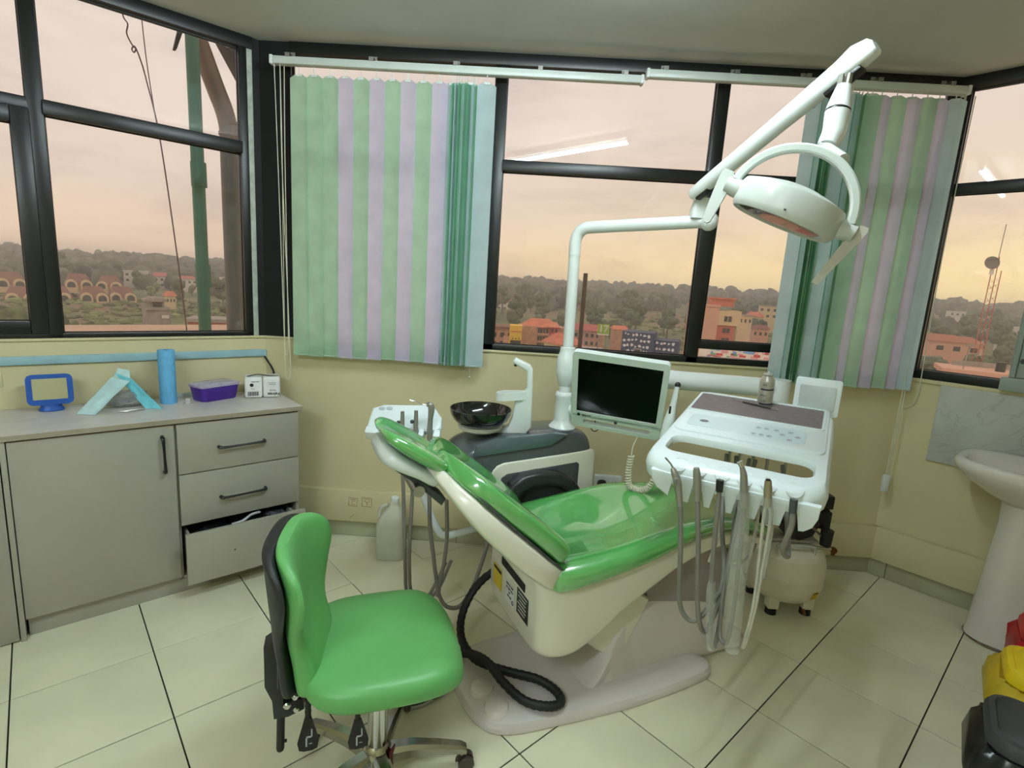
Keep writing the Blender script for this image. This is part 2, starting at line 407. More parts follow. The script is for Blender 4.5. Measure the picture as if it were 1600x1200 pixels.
# top-hung sash of the third light, pushed slightly open at the bottom
Fs = F_BACK @ Matrix.Translation(V((0, 2.02, -.03))) @ Matrix.Rotation(rad(-3.2), 4, 'X') @ Matrix.Translation(V((0, -2.02, .0)))
Fs2 = F_BACK @ Matrix.Translation(V((0, 2.02, -.03))) @ Matrix.Rotation(rad(3.2), 4, 'X') @ Matrix.Translation(V((0, -2.02, .0)))
if (Fs @ V((1, 1.2, 0))).y < (Fs2 @ V((1, 1.2, 0))).y: Fs = Fs2
frame_piece(Fs, w2, 'sash_stile', sx_(.895), sx_(.940), 1.19, 2.02, -.02, .02)
frame_piece(Fs, w2, 'sash_stile', BW-.08, BW-.035, 1.19, 2.02, -.02, .02)
frame_piece(Fs, w2, 'sash_rail', sx_(.895), BW-.035, 1.186, 1.232, -.02, .02)
frame_piece(Fs, w2, 'sash_rail', sx_(.895), BW-.035, 1.985, 2.02, -.02, .02)
pane(Fs, w2, sx_(.935), BW-.078, 1.23, 1.987, 0.0)
w3 = sroot('window_3', F_RIGHT @ V((.9, SILL, 0)))
frame_piece(F_RIGHT, w3, 'jamb', .0, .046, SILL, CEIL)
frame_piece(F_RIGHT, w3, 'head_rail', .0, 1.7, HEAD, CEIL+.001, -.06, .012)
frame_piece(F_RIGHT, w3, 'sill_rail', .0, 1.7, SILL, 1.160)
frame_piece(F_RIGHT, w3, 'transom', .044, 1.7, 2.02, 2.072)
frame_piece(F_RIGHT, w3, 'mullion', .86, .92, SILL, CEIL)
frame_piece(F_RIGHT, w3, 'jamb', 1.66, 1.7, SILL, CEIL)
for a, b in ((.044, .862), (.918, 1.662)): pane(F_RIGHT, w3, a, b, 1.158, 2.022); pane(F_RIGHT, w3, a, b, 2.07, 2.502)
# ---------------------------------------------------------------- the fluorescent batten over the chair, and an added fill batten behind
LITT = mat('lit_tube', S(235, 255, 245), .4, emit=(.85, .99, 1.03, 1), es=TUBE_STRENGTH)
LITT_FILL = mat('added_fill_tube', S(235, 255, 245), .4, emit=(.85, .99, 1.03, 1), es=TUBE_STRENGTH*1.5)  # stronger glow for the added rear fill tube
def batten(label, x, y, lt):
    tp = thing('fluorescent_lamp', label, 'lamp', (x, y, CEIL)); tM = basis((x, y, 0), E1, E2, UZ)
    m = MB(tM); m.box((0, 0, CEIL-.02), (1.24, .05, .04), bev=.004); m.build('batten', WHITEP, tp)
    for s in (-1, 1): m = MB(tM); m.box((s*.605, 0, CEIL-.052), (.022, .03, .05), bev=.004); m.build('lamp_holder', WHITEP, tp)
    m = MB(tM); m.cyl((-.59, 0, CEIL-.068), (.59, 0, CEIL-.068), .013, n=12); m.build('lamp_tube', lt, tp)
batten('white ceiling batten with one lit fluorescent tube above the dental chair', .19, 1.30, LITT)
batten('added unseen fill batten with a lit tube at the rear of the room', -1.02, -.93, LITT_FILL)  # unseen batten added as fill light, set clear of the window reflections
# ---------------------------------------------------------------- vertical blinds
FG = mat('green_blind_fabric', S(214, 236, 218), .8, var=.035, vs=12, bump=.12, bs=45, transl=.68)
FL = mat('lavender_blind_fabric', S(238, 232, 246), .8, var=.025, vs=12, bump=.12, bs=45, transl=.68)
FT = mat('pale_teal_blind_fabric', S(224, 238, 242), .8, var=.025, vs=12, bump=.12, bs=45, transl=.68)
FD = mat('deep_green_blind_fabric', S(176, 220, 198), .8, var=.035, vs=12, bump=.12, bs=45, transl=.68)
RAILM = mat('painted_headrail', S(196, 204, 200), .35, var=.02)
def slat(rt, x, y, ang, z0, z1, mt, w=.089):
    M = Matrix.Translation(V((x, y, 0))) @ Matrix.Rotation(rad(ang), 4, 'Z')
    mm = MB(M); n = 6; th = .0009
    xs = [-w/2+w*i/n for i in range(n+1)]; bow = lambda q: .003*(1-(2*q/w)**2)
    poly = [(q, bow(q)) for q in xs]+[(q, bow(q)-th) for q in xs[::-1]]
    mm.loops([[(p[0]*(.35 if k == 0 else 1), p[1]-.001*0, z) for p in poly] for k, z in ((0, z1), (1, z1-.018), (2, z1-.6), (2, z0+.6), (2, z0))])
    s = mm.build('slat', mt, rt)
    mm = MB(M); mm.loops([[(p[0]*1.0, p[1]*1.0-(.0022 if i < n+1 else -.0022), z) for i, p in enumerate(poly)] for z in (z0-.001, z0+.045)])
    mm.build('weight_pocket', mt, s)
    mm = MB(M); mm.cyl((0, 0, z1-.012), (0, 0, z1+.03), .0022, n=6); mm.box((0, 0, z1-.006), (.03, .006, .010)); mm.build('hanger', WHITEP, s)
    mm = MB(M); mm.tube([(-w/2+.004, -.004, z0+.012), (-w/2+.016, -.006, z0+.006), (w/2-.016, -.006, z0+.006), (w/2-.004, -.004, z0+.012)], .0014, 5); mm.build('bottom_chain', WHITEP, s)
    return s
def blind(name, label, x0, x1, y, zr0, zr1, slats, z0, z1, grp):
    rt = thing(name, label, 'blind', ((x0+x1)/2, y, z0), group=None)
    mm = MB(); mm.box(((x0+x1)/2, y, (zr0+zr1)/2), (x1-x0, .042, zr1-zr0), bev=.006); r = mm.build('headrail', RAILM, rt)
    for s in (x0, x1): mm = MB(); mm.box((s, y, (zr0+zr1)/2), (.016, .048, zr1-zr0+.006), bev=.005); mm.build('end_cap', WHITEP, r)
    k = 5
    for i in range(k):
        bx = x0+.08+(x1-x0-.16)*i/(k-1); mm = MB(); mm.box((bx, y+.012, zr1+.012), (.022, .07, .004)); mm.box((bx, y+.044, zr1+.024), (.022, .004, .028)); mm.box((bx, y-.02, zr1+.004), (.022, .004, .016)); mm.build('bracket', mat('galvanised_bracket', S(150, 150, 145), .4, .7), rt)
    for i, (x, dy, a, mt) in enumerate(slats): slat(rt, x, y+dy, a, z0+random.uniform(-.003, .003), z1, mt)
    return rt
random.seed(4)
cols = [FG, FG, FG, FL, FG, FL, FG, FL, FG, FL]
LS = [(-1.163+i*.0752, -.004*(i % 2), -7, c) for i, c in enumerate(cols)]
LS += [(-.425, .004, -10, FT)]+[(-.405+i*.0135, .012-.004*(i % 3), 62+6*(i % 3), (FD, FT, FD)[i % 3]) for i in range(8)]+[(-.335, -.012, 20, FD), (-.256, -.026, 4, FT)]
bl = blind('vertical_blind', 'closed green and lavender vertical blind covering the left pane of the back window', -1.288, .470, 2.725, 2.424, 2.459, LS, 1.033, 2.388, 'blinds')
def cordloop(rt, x, y, ztop, zbot, dx, sway, col=CORD):
    for k, sg in enumerate((-1, 1)):
        mm = MB(); mm.tube([(x+sg*dx, y, ztop), (x+sg*dx*.7+sway*.2, y, ztop*.7+zbot*.3), (x+sg*dx*.9+sway*.7, y, ztop*.3+zbot*.7), (x+sg*dx+sway, y, zbot+.04)], .0022, 6, smooth=6); mm.build('cord', col, rt)
    mm = MB(); mm.tube([(x-dx+sway, y, zbot+.045), (x-dx*.7+sway, y, zbot+.012), (x+sway, y, zbot), (x+dx*.7+sway, y, zbot+.012), (x+dx+sway, y, zbot+.045)], .0022, 6, smooth=5); mm.build('cord', col, rt)
cordloop(bl, -1.262, 2.715, 2.425, .90, .014, .03)
cordloop(bl, -1.247, 2.735, 2.425, 1.02, .010, .0)
mm = MB(); mm.tube([(-.275, 2.69, 1.035), (-.274, 2.69, .985)], .0016, 6); mm.ball((-.274, 2.69, .978), .006, 8, 6); mm.build('bead_pull', CORD, bl)
RS = [(1.285, -.03, -8, FT), (1.33, -.008, 46, FD), (1.343, 0, 50, FG), (1.36, .004, 44, FD), (1.378, 0, 52, FG), (1.395, .004, 46, FD), (1.412, .004, 52, FG), (1.445, -.016, -12, FT), (1.485, 0, 44, FD), (1.503, .004, 52, FG), (1.523, .0, 40, FD), (1.54, -.01, -14, FG),
      (1.592, .004, -18, FL), (1.660, .0, -20, FG), (1.732, .004, -20, FL), (1.800, .0, -22, FG), (1.858, .004, -16, FL), (1.928, -.004, -28, FT)]
b2 = blind('vertical_blind', 'half-drawn pale green and lavender blind bunched at the right end of the back window', .494, 1.972, 2.725, 2.452, 2.488, RS, 1.052, 2.436, 'blinds')
for k, (xa, xb) in enumerate(((1.962, 1.940), (1.968, 1.952))):
    mm = MB(); mm.tube([(xa, 2.715, 2.455), (xa-.002, 2.715, 1.8), (xb+.004, 2.715, 1.1), (xb, 2.712, .60)], .0022, 6, smooth=6); mm.build('cord', CORD, b2)
mm = MB(); mm.box((1.945, 2.712, .553), (.036, .016, .095), bev=.004); mm.build('cord_weight', WHITEP, b2)
# loose white cable hanging over the right sill
m = MB(); m.tube([F_RIGHT @ V(q) for q in ((.062, 2.46, .012), (.058, 1.8, .014), (.066, 1.35, .016), (.072, 1.16, .018), (.074, 1.10, .02), (.074, 1.03, .012), (.060, .975, .008), (.02, .945, .008))], .0025, 6, smooth=8)
tag(m.build('loose_cable', CORD), 'thin ivory cable hanging down over the sill of the right-hand window', 'cable')
# ---------------------------------------------------------------- cupboards along the left wall
BOARD = mat('off_white_melamine', S(156, 152, 140), .42, var=.03, vs=3, bump=.03, bs=120)
EDGE = mat('beige_edge_band', S(150, 140, 122), .5, var=.04)
TOPM = mat('grey_laminate_top', S(206, 200, 194), .3, var=.05, vs=18)
DARKIN = mat('dark_cupboard_interior', S(70, 66, 58), .8)
HANDLE = mat('black_bow_handle', S(18, 17, 17), .35)
FC = basis(E2*2.545, E1, UZ, -E2)                                   # s = along the wall, z, depth out of the door face
def cb(m, s0, s1, z0, z1, d0, d1, bev=.0015): return wbox(m, FC, s0, s1, z0, z1, d0, d1, bev)
def bow(p0, p1, parent):
    p0, p1 = V(p0), V(p1); n = V((0, 0, 1)); e = (p1-p0).normalized()
    m = MB(FC); m.tube([p0, p0+n*.020+e*.004, p0+n*.026+e*.014, p0.lerp(p1, .5)+n*.027, p1+n*.026-e*.014, p1+n*.020-e*.004, p1], [.0075, .0075, .0065, .0048, .0065, .0075, .0075], 8, smooth=4)
    return m.build('handle', HANDLE, parent)
cab = thing('base_cabinet', 'off-white base cabinet with one wide door beside three drawers under the grey worktop', 'cabinet', FC @ V((.4, 0, -.2)))
m = MB()
for s0, s1 in ((-.113, -.097), (.392, .408), (.905, .921)): cb(m, s0, s1, .068, .797, -.44, -.019)
stuff_ = cb(m, -.097, .905, .068, .084, -.44, -.019); cb(m, -.097, .905, .07, .797, -.44, -.432); cb(m, -.113, .921, .781, .797, -.44, -.019)
m.build('carcass', BOARD, cab)
m = MB(); cb(m, -.113, .921, 0, .068, -.05, -.028); m.build('plinth', BOARD, cab)
m = MB(); cb(m, -.118, .396, .088, .789, -.018, 0, .002); dr = m.build('door', BOARD, cab)
m = MB(); cb(m, -.118, .396, .789, .7905, -.0175, -.0005, 0); m.build('edge_band', EDGE, dr)
bow((.356, .590, 0), (.353, .745, 0), dr)
for z0, z1, hz in ((.566, .789, .671), (.330, .561, .435)):
    m = MB(); cb(m, .406, .915, z0, z1, -.018, 0, .002); dw = m.build('drawer', BOARD, cab)
    bow((.564, hz-.002, 0), (.756, hz+.001, 0), dw)
m = MB(); D3 = .095
cb(m, .404, .911, .090, .323, -.018+D3, D3, .002); dw = m.build('drawer', BOARD, cab); dw['label'] = 'bottom drawer pulled open without a handle'
m = MB(); cb(m, .425, .437, .11, .285, -.36, D3-.018); m.build('drawer_side', BOARD, dw)
m = MB(); cb(m, .878, .890, .11, .285, -.36, D3-.018); m.build('drawer_side', BOARD, dw)
m = MB(); cb(m, .437, .878, .11, .118, -.36, D3-.018); m.build('drawer_bottom', BOARD, dw)
m = MB(); m.cyl(FC @ V((.592, .205, D3-.002)), FC @ V((.592, .205, D3+.0006)), .004, n=10); m.build('screw_hole', DARKIN, dw)
cab2 = thing('base_cabinet', 'off-white cabinet end at the far left edge, left of the wide door', 'cabinet', FC @ V((-.45, 0, -.2)))
m = MB(); cb(m, -.137, -.121, 0, .797, -.44, .004, .001); m.build('end_panel', BOARD, cab2)
m = MB(); cb(m, -.9, -.884, 0, .797, -.44, -.02, .001); m.build('end_panel', BOARD, cab2)
m = MB(); cb(m, -.884, -.137, 0, .06, -.05, -.030); m.build('plinth', BOARD, cab2)
m = MB(); cb(m, -.884, -.137, .78, .797, -.44, -.02); m.build('top_rail', BOARD, cab2)
m = MB(); cb(m, -.895, -.141, .010, .789, -.017, .001, .002); dr2 = m.build('door', BOARD, cab2); bow((-.85, .59, .001), (-.85, .745, .001), dr2)
# worktop, cut to the corner
def clipy(poly, ylim):
    out = []
    for i in range(len(poly)):
        p, q = poly[i], poly[(i+1) % len(poly)]; a, b = ylim-p.y, ylim-q.y
        if a >= 0: out.append(p)
        if (a >= 0) != (b >= 0): out.append(p+(q-p)*(a/(a-b)))
    return out
wt = clipy([epoint(-.92, 2.533), epoint(.934, 2.533), epoint(.934, 2.986), epoint(-.92, 2.986)], 2.795)
top = thing('worktop', 'pale grey laminate worktop running along the left wall over the cabinets', 'worktop', epoint(.2, 2.75, .797))
m = MB(); m.loops([[p+UZ*z for p in wt] for z in (.798, .8185)]); m.build('surface', TOPM, top, flat=True)
m = MB(); cb(m, -.92, .9345, .7985, .818, .0122, .0128, 0); m.build('edge_band', EDGE, top)
CT = .8186
# things in the open drawer
def crumple(c, s, seed, M=None, amp=.35, n=3):
    t = bmesh.new(); bmesh.ops.create_icosphere(t, subdivisions=n, radius=1.0)
    for v in t.verts:
        d = v.co.copy(); k = noise.noise(d*1.7+V((seed*3.1, seed*1.7, seed)))+.5*noise.noise(d*4.1+V((seed, 0, seed*2)))+.25*abs(noise.noise(d*9+V((0, seed, 0))))
        q = d*(1+amp*k); e = 1.6
        v.co = V((math.copysign(abs(q.x)**(1/e), q.x)*s[0], math.copysign(abs(q.y)**(1/e), q.y)*s[1], math.copysign(abs(q.z)**.8, q.z)*s[2]))+V(c)
    return t
BAG = mat('black_polythene', S(17, 18, 20), .28, var=.2)
for i, (s, w, lb) in enumerate(((.53, .075, 'crumpled black plastic bag at the left of the open drawer'), (.70, .07, 'shiny black plastic bag in the middle of the open drawer'), (.81, .06, 'grey-black film pouch at the right of the open drawer'))):
    m = MB(FC); m.merge(crumple((s, .235, -.02), (w, .055, .07), i+2, amp=.5)); o = m.build('plastic_bag', BAG if i < 2 else mat('grey_film_bag', S(90, 92, 100), .25, var=.3, vs=40), ang=20)
    tag(o, lb, 'bag', 'bags in the open drawer')
m = MB(FC); m.tube([(.60, .30, .03), (.64, .312, .045), (.685, .322, .02), (.73, .312, -.01), (.70, .30, -.03)], .006, 6, smooth=5)
tag(m.build('coiled_tube', mat('clear_grey_tube', S(190, 192, 200), .2)), 'looped pale plastic tube lying on the bags in the drawer', 'tube')
# blue framed mirror on its foot
BLUE = mat('cobalt_blue_plastic', S(28, 82, 168), .35)
bm_ = thing('table_mirror', 'small cobalt-blue framed mirror standing on the worktop at the left', 'mirror', epoint(.018, 2.90, CT))
Q = basis(epoint(.018, 2.905, CT), E1, UZ, -E2)
m = MB(Q @ Matrix.Rotation(rad(90), 4, 'X') @ Matrix.Scale(-1, 4, (0, 0, 1))); m.lathe([(0, 0), (.040, 0), (.043, .004), (.041, .010), (.036, .018), (.034, .030), (0, .030)], Matrix.Diagonal((1, .62, 1, 1)), 24); m.build('foot', BLUE, bm_)
QT = Q @ Matrix.Translation(V((0, .025, .008))) @ Matrix.Rotation(rad(-8), 4, 'X')
m = MB(QT); m.ringprism([(x, y+.066) for x, y in rrect(.150, .128, .022, 5)], [(x, y+.068) for x, y in rrect(.112, .088, .003, 5)], .016); m.build('frame', BLUE, bm_)
m = MB(QT); m.box((0, .066, .003), (.140, .118, .006)); m.build('back', BLUE, bm_)
m = MB(QT); m.box((0, .068, .009), (.113, .089, .002)); m.build('glass', mat('mirror_silver', S(215, 222, 218), .04, 1.0, var=.0), bm_)
# sterilisation pouch folded like a tent over a bag of instruments
POU = mat('blue_pouch_film', S(120, 208, 228), .22, var=.08, vs=30, bump=.25, bs=30)
POW = mat('pale_pouch_film', S(190, 222, 226), .3, var=.06, vs=30, bump=.2, bs=30)
po = thing('sterilisation_pouch', 'light blue sterilisation pouch folded like a tent on the worktop', 'pouch', epoint(.25, 2.80, CT))
def sheet(m, a, b, c, d, th=.0016, n=8, wob=.006, seed=0):         # a,b bottom edge, d,c top edge
    a, b, c, d = [epoint(*q) for q in (a, b, c, d)]; nr = (b-a).cross(d-a).normalized(); L = []
    for i in range(n+1):
        t = i/n; p, q = a.lerp(d, t), b.lerp(c, t); row = []
        for j in range(n+1):
            w = p.lerp(q, j/n); row.append(w+nr*(wob*noise.noise(V((t*3+seed, j/n*3, seed)))*math.sin(PI*min(1, t*1.2))))
        L.append(row+[w+nr*th for w in row[::-1]])
    m.loops(L); return m
m = MB(); sheet(m, (.092, 2.785, CT+.001), (.150, 2.735, CT+.001), (.285, 2.830, CT+.118), (.228, 2.895, CT+.130), seed=1, wob=.010); m.build('flap', POW, po)
m = MB(); sheet(m, (.388, 2.740, CT+.001), (.330, 2.785, CT+.001), (.240, 2.895, CT+.148), (.295, 2.840, CT+.126), seed=4, wob=.005); m.build('flap', POU, po)
m = MB(); sheet(m, (.235, 2.90, CT+.130), (.290, 2.845, CT+.118), (.292, 2.872, CT+.160), (.255, 2.905, CT+.168), seed=7, n=4); m.build('seal_strip', POW, po)
ib = thing('instrument_bag', 'clear bag of steel instruments lying under the blue tent of film', 'bag', epoint(.27, 2.86, CT))
m = MB(basis(epoint(.272, 2.865, CT+.037), E1, E2, UZ)); m.merge(crumple((0, 0, 0), (.085, .05, .034), 5, amp=.28)); m.build('film', film_mat('clear_bag_film', S(150, 155, 160), .5), ib)
for i in range(5):
    a = epoint(.21+i*.022, 2.835, CT+.016+.006*(i % 3)); m = MB(); m.cyl(a, a+E1*.05+E2*(.045-.012*i)+UZ*.012, .0045, .003, 8); m.build('instrument', STEEL, ib)
tw = thing('tweezers', 'steel tweezers lying on the worktop in front of the blue pouch', 'tweezers', epoint(.27, 2.742, CT))
for k in (-1, 1):
    m = MB(); m.tube([epoint(.222, 2.745+k*.001, CT+.003), epoint(.26, 2.748+k*.006, CT+.004), epoint(.325, 2.762+k*.001, CT+.003)], .0024, 6, smooth=4); m.build('prong', STEEL, tw)
# blue paper roll, purple tub, white pack, clear lid
rl = thing('paper_roll', 'tall blue paper roll standing upright against the left wall', 'roll', epoint(.432, 2.862, CT))
m = MB(Matrix.Translation(epoint(.432, 2.862, CT))); m.lathe([(.034, 0), (.0345, .002), (.0345, .248), (.033, .250), (.013, .250), (.013, .2)], n=28); m.build('paper', mat('sky_blue_paper', S(104, 176, 224), .75, var=.06, vs=50, bump=.25, bs=160), rl)
m = MB(Matrix.Translation(epoint(.432, 2.862, CT))); m.lathe([(.0128, .0), (.0128, .2485), (.010, .2485), (.010, .0)], n=20); m.lathe([(0, .19), (.0125, .19)], n=20); m.build('core', mat('brown_card', S(70, 60, 52), .8), rl)
PUR = mat('purple_plastic', S(70, 32, 142), .3)
pb = thing('food_tub', 'purple plastic tub with a clear lid between the roll and the white pack', 'tub', epoint(.628, 2.868, CT))
Qp = basis(epoint(.628, 2.868, CT), (E1*math.cos(rad(20))+E2*math.sin(rad(20))), (E2*math.cos(rad(20))-E1*math.sin(rad(20))), UZ)
m = MB(Qp); m.loops([[(x, y, z) for x, y in rrect(w, d, .022, 4)] for w, d, z in ((.168, .092, 0), (.176, .098, .004), (.196, .116, .072), (.190, .110, .072), (.170, .092, .008))]); m.build('body', PUR, pb)
m = MB(Qp); m.loops([[(x, y, z) for x, y in rrect(w, d, .024, 4)] for w, d, z in ((.204, .124, .070), (.206, .126, .079), (.196, .116, .080), (.180, .100, .086))]); m.build('lid', film_mat('frosted_lid', S(205, 196, 222), .62), pb)
WRAP = mat('white_film_wrap', S(226, 228, 226), .25, var=.04, vs=20, bump=.15, bs=25)
wp = thing('tissue_pack', 'white film-wrapped pack with upside-down black print beside the purple tub', 'pack', epoint(.845, 2.842, CT))
ca, sa = math.cos(rad(-15)), math.sin(rad(-15)); wx = E1*ca+E2*sa; wy = E2*ca-E1*sa
Qw = basis(epoint(.842, 2.842, CT), wx, wy, UZ)
m = MB(Qw)
for sg in (-1, 1): m.box((sg*.0415, 0, .054), (.081, .115, .106), bev=.012, seg=3)
m.build('wrap', WRAP, wp)
m = MB(Qw); m.tube([(-.07, -.03, .108), (-.02, -.02, .116), (.03, -.03, .110), (.075, -.02, .107)], .0028, 6, smooth=4); m.build('seal', mat('dark_seal', S(60, 58, 50), .6), wp)
def wtxt(s, size, x, z, b=0.0):
    M = basis(Qw @ V((x, -.0580, z)), -wx, -UZ, -wy); return text(s, size, M, INK, wp, bold=b)
wtxt('Velvex', .022, .052, .020, .0006); wtxt('TISSUES', .009, .047, .040); wtxt('soft & strong', .007, .044, .078); wtxt('200 sheets', .007, .044, .070)
wtxt('pure white', .008, -.034, .084, .0003); wtxt('2 ply', .008, -.046, .048)
m = MB(Qw); m.cyl((-.05, -.0580, .068), (-.05, -.0585, .068), .009, n=16); m.build('print_mark', INK, wp)
m = MB(Qw)
for i in range(14): m.box((-.066+i*.0035, -.0582, .024), (.0016 if i % 3 else .0026, .0008, .022))
stuff(m.build('barcode', INK, wp))
cl_ = thing('clear_cup', 'tiny clear plastic cup on the worktop left of the purple tub', 'cup', epoint(.497, 2.786, CT))
m = MB(Matrix.Translation(epoint(.497, 2.786, CT))); m.lathe([(.022, .001), (.020, .004), (.010, .007), (.008, .02), (.010, .028), (.012, .028), (.010, .02), (.012, .008), (.0, .006)], n=18); m.build('cup', film_mat('clear_cup_plastic', S(222, 222, 222), .5), cl_)
m = MB(Matrix.Translation(epoint(.497, 2.786, CT))); m.cyl((0, 0, .004), (.004, 0, .026), .004, n=8); m.build('stem', WHITEP, cl_)
m = MB(); m.loops([[epoint(a, b, z) for a, b in ((.47, 2.972), (.70, 2.972), (.70, 2.984), (.47, 2.984))] for z in (CT, CT+.018)]); tag(m.build('upstand_strip', mat('pale_plastic_strip', S(205, 215, 205), .4)), 'pale plastic strip along the wall behind the blue paper roll', 'strip')
# blue cable trunking on the wall and a cover plate under it
tr_ = thing('cable_trunking', 'pale blue cable trunking fixed along the left wall under the window', 'trunking', F_LEFT @ V((.9, 1.003, 0)))
m = MB(); wbox(m, F_LEFT, .004, 2.0, 1.004, 1.041, 0, .012, .001); m.build('channel', mat('pale_blue_pvc', S(150, 186, 196), .4), tr_)
m = MB(); wbox(m, F_LEFT, .002, 2.0, 1.006, 1.039, .012, .016, .0015); m.build('cover', mat('pale_blue_pvc', S(150, 186, 196), .4), tr_)
m = MB(); m.tube([F_LEFT @ V((.012, 1.006, .010)), F_BACK @ V((.012, .985, .016)), F_BACK @ V((.045, .93, .016)), F_BACK @ V((.055, .86, .020)), F_BACK @ V((.05, .822, .035))], .005, 7, smooth=6); tag(m.build('black_cable', RUBBER), 'short black cable curving down from the end of the blue trunking', 'cable')
m = MB(); wbox(m, F_LEFT, 1.035, 1.26, .912, .972, 0, .004, .001); tag(m.build('cover_plate', CREAM), 'cream blank cover plate painted over on the left wall under the trunking', 'plate')
# ---------------------------------------------------------------- dental chair
CA = rad(25); CU = V((math.cos(CA), math.sin(CA), 0)); CV = V((-math.sin(CA), math.cos(CA), 0)); CO = V((.34, 1.876, 0))
FCH = basis(CO, CU, CV, UZ)
GRN = mat('glossy_green_vinyl', S(84, 166, 84), .22, var=.06, vs=5, coat=1.0, spec=.8)
GRN2 = mat('deep_green_vinyl', S(48, 138, 66), .2, var=.06, vs=5, coat=.8, spec=.6)
SHELL = mat('ivory_gloss_shell', S(224, 220, 206), .25, var=.02, vs=4, coat=.3)
BASEW = mat('lilac_white_enamel', S(214, 206, 204), .35, var=.03, vs=6, coat=.2)
DKG = mat('dark_grey_gloss', S(74, 80, 84), .22, var=.05, vs=5, coat=.5)
DKM = mat('dark_grey_matt', S(62, 66, 68), .45, var=.05)
chair = thing('dental_chair', 'glossy green reclined dental chair on a white base in the middle of the room', 'dental chair', CO)
def sec(u, hw, zt, zb, e=4.0, n=28, dish=0.0, vc=0.0, F=None):      # one cross-section of a loft along u, dished on top
    out = []
    for a, b in selip(hw, (zt-zb)/2, e, n):
        z = (zt+zb)/2+b
        if dish and b > 0: z -= dish*max(0.0, 1-(a/(hw*.82))**2)**1.2 if abs(a) < hw*.82 else 0
        out.append(V((u, vc+a, z)))
    return out
def lerp_secs(S_, k=5):                                             # smooth the table of sections
    out = []
    for i in range(len(S_)-1):
        p0, p1, p2, p3 = S_[max(0, i-1)], S_[i], S_[i+1], S_[min(len(S_)-1, i+2)]
        for j in range(k):
            t = j/k; out.append(tuple(.5*(2*b+(c-a)*t+(2*a-5*b+4*c-d)*t*t+(-a+3*b-3*c+d)*t**3) for a, b, c, d in zip(p0, p1, p2, p3)))
    out.append(S_[-1]); return out
# base plate and its two foot switches
pl = [(-.548, .06), (-.545, -.04), (-.530, -.12), (-.490, -.185), (-.42, -.215), (-.30, -.230), (-.01, -.250), (.20, -.245), (.365, -.232), (.415, -.215), (.437, -.18), (.43, -.14)]
pl = pl+[(u, -v) for u, v in pl[::-1] if v < 0][:-1]+[(-.545, .12)]
pl = [(u, v) for u, v in pl]
P2 = [(p.x, p.y) for p in catmull([(u, v, 0) for u, v in pl], 3, True)]
m = MB(FCH); cx_, cy_ = -.05, 0.0
m.loops([[(cx_+(x-cx_)*k, cy_+(y-cy_)*k2, z) for x, y in P2] for k, k2, z in ((.985, .97, .002), (1, 1, .008), (1, 1, .026), (.985, .965, .040), (.94, .86, .052), (.86, .72, .060), (.4, .3, .062))])
bp = m.build('base_plate', BASEW, chair)
for (u, v) in ((-.475, -.045), (-.455, -.135)):
    m = MB(FCH @ Matrix.Translation(V((u, v, .040)))); m.lathe([(.043, 0), (.043, .016), (.038, .026), (.016, .031), (0, .031)], n=28); m.build('foot_switch', mat('pearl_enamel', S(232, 224, 222), .2, coat=.5), chair)
m = MB(FCH); S_ = [(-.17, .232, .056), (-.12, .228, .064), (-.07, .212, .095), (-.02, .19, .165), (.03, .168, .25), (.085, .150, .302), (.15, .145, .318), (.30, .145, .290), (.46, .142, .255), (.56, .135, .185), (.62, .130, .10), (.70, .125, .05), (.73, .10, .03)]
m.loops([[(u, a*(1.0 if b < 0 else .80), max(.004, z/2+b*1.0)) for a, b in selip(hw, z/2, 6, 24)] for u, hw, z in lerp_secs(S_, 3)]); m.build('base_casing', BASEW, chair)
m = MB(FCH); m.prism([(.03, .22), (.16, .22), (.34, .22), (.56, .22), (.58, .40), (.50, .52), (.16, .48)], .20, basis((0, .10, 0), (1, 0, 0), (0, 0, 1), (0, -1, 0)), .012); m.build('column', mat('mauve_grey_bellows', S(150, 140, 140), .5), chair)
for v0 in (-.135,):
    m = MB(FCH); m.prism([(-.22, .36), (-.06, .47), (.16, .325), (.05, .09), (-.07, .165), (-.20, .285)], .25, basis((0, .125, 0), (1, 0, 0), (0, 0, 1), (0, -1, 0)), .02); m.build('lift_arm', SHELL, chair)
m = MB(FCH); m.prism([(-.045, .075), (.06, .315), (.16, .345), (.17, .30), (.03, .07)], .20, basis((0, .10, 0), (1, 0, 0), (0, 0, 1), (0, -1, 0)), .004); m.build('pivot_gaiter', RUBBER, chair)
# seat frame (white under-shell with the motor housing)
S_ = [(-.365, .195, .548, .285), (-.352, .215, .552, .262), (-.31, .232, .558, .240), (-.24, .238, .562, .236), (-.16, .236, .572, .270), (-.06, .236, .590, .350), (.06, .236, .604, .430), (.18, .226, .612, .490), (.30, .208, .612, .520), (.45, .188, .600, .528), (.60, .170, .560, .505), (.70, .145, .515, .470), (.735, .10, .50, .475)]
m = MB(FCH); m.loops([sec(u, hw, zt-.012, zb, 5.5, 32) for u, hw, zt, zb in lerp_secs(S_, 4)]); sf = m.build('seat_shell', SHELL, chair)
Fl = basis(FCH @ V((-.366, 0, 0)), -CV, UZ, -CU)                     # head-end face, x to the right seen from the head
def plate(name, x0, x1, z0, z1, mt, par, sk=.06, d=.0012):
    m = MB(Fl); L = [(x0+(z0-.38)*-sk, z0), (x1+(z0-.38)*-sk, z0), (x1+(z1-.38)*-sk, z1), (x0+(z1-.38)*-sk, z1)]
    m.prism(L, d); return m.build(name, mt, par)
ly = plate('warning_label', -.165, -.085, .335, .415, mat('yellow_label', S(206, 180, 30), .45), sf)
m = MB(Fl); m.box((-.125, .404, .0016), (.072, .012, .0006)); m.build('print', INK, ly)
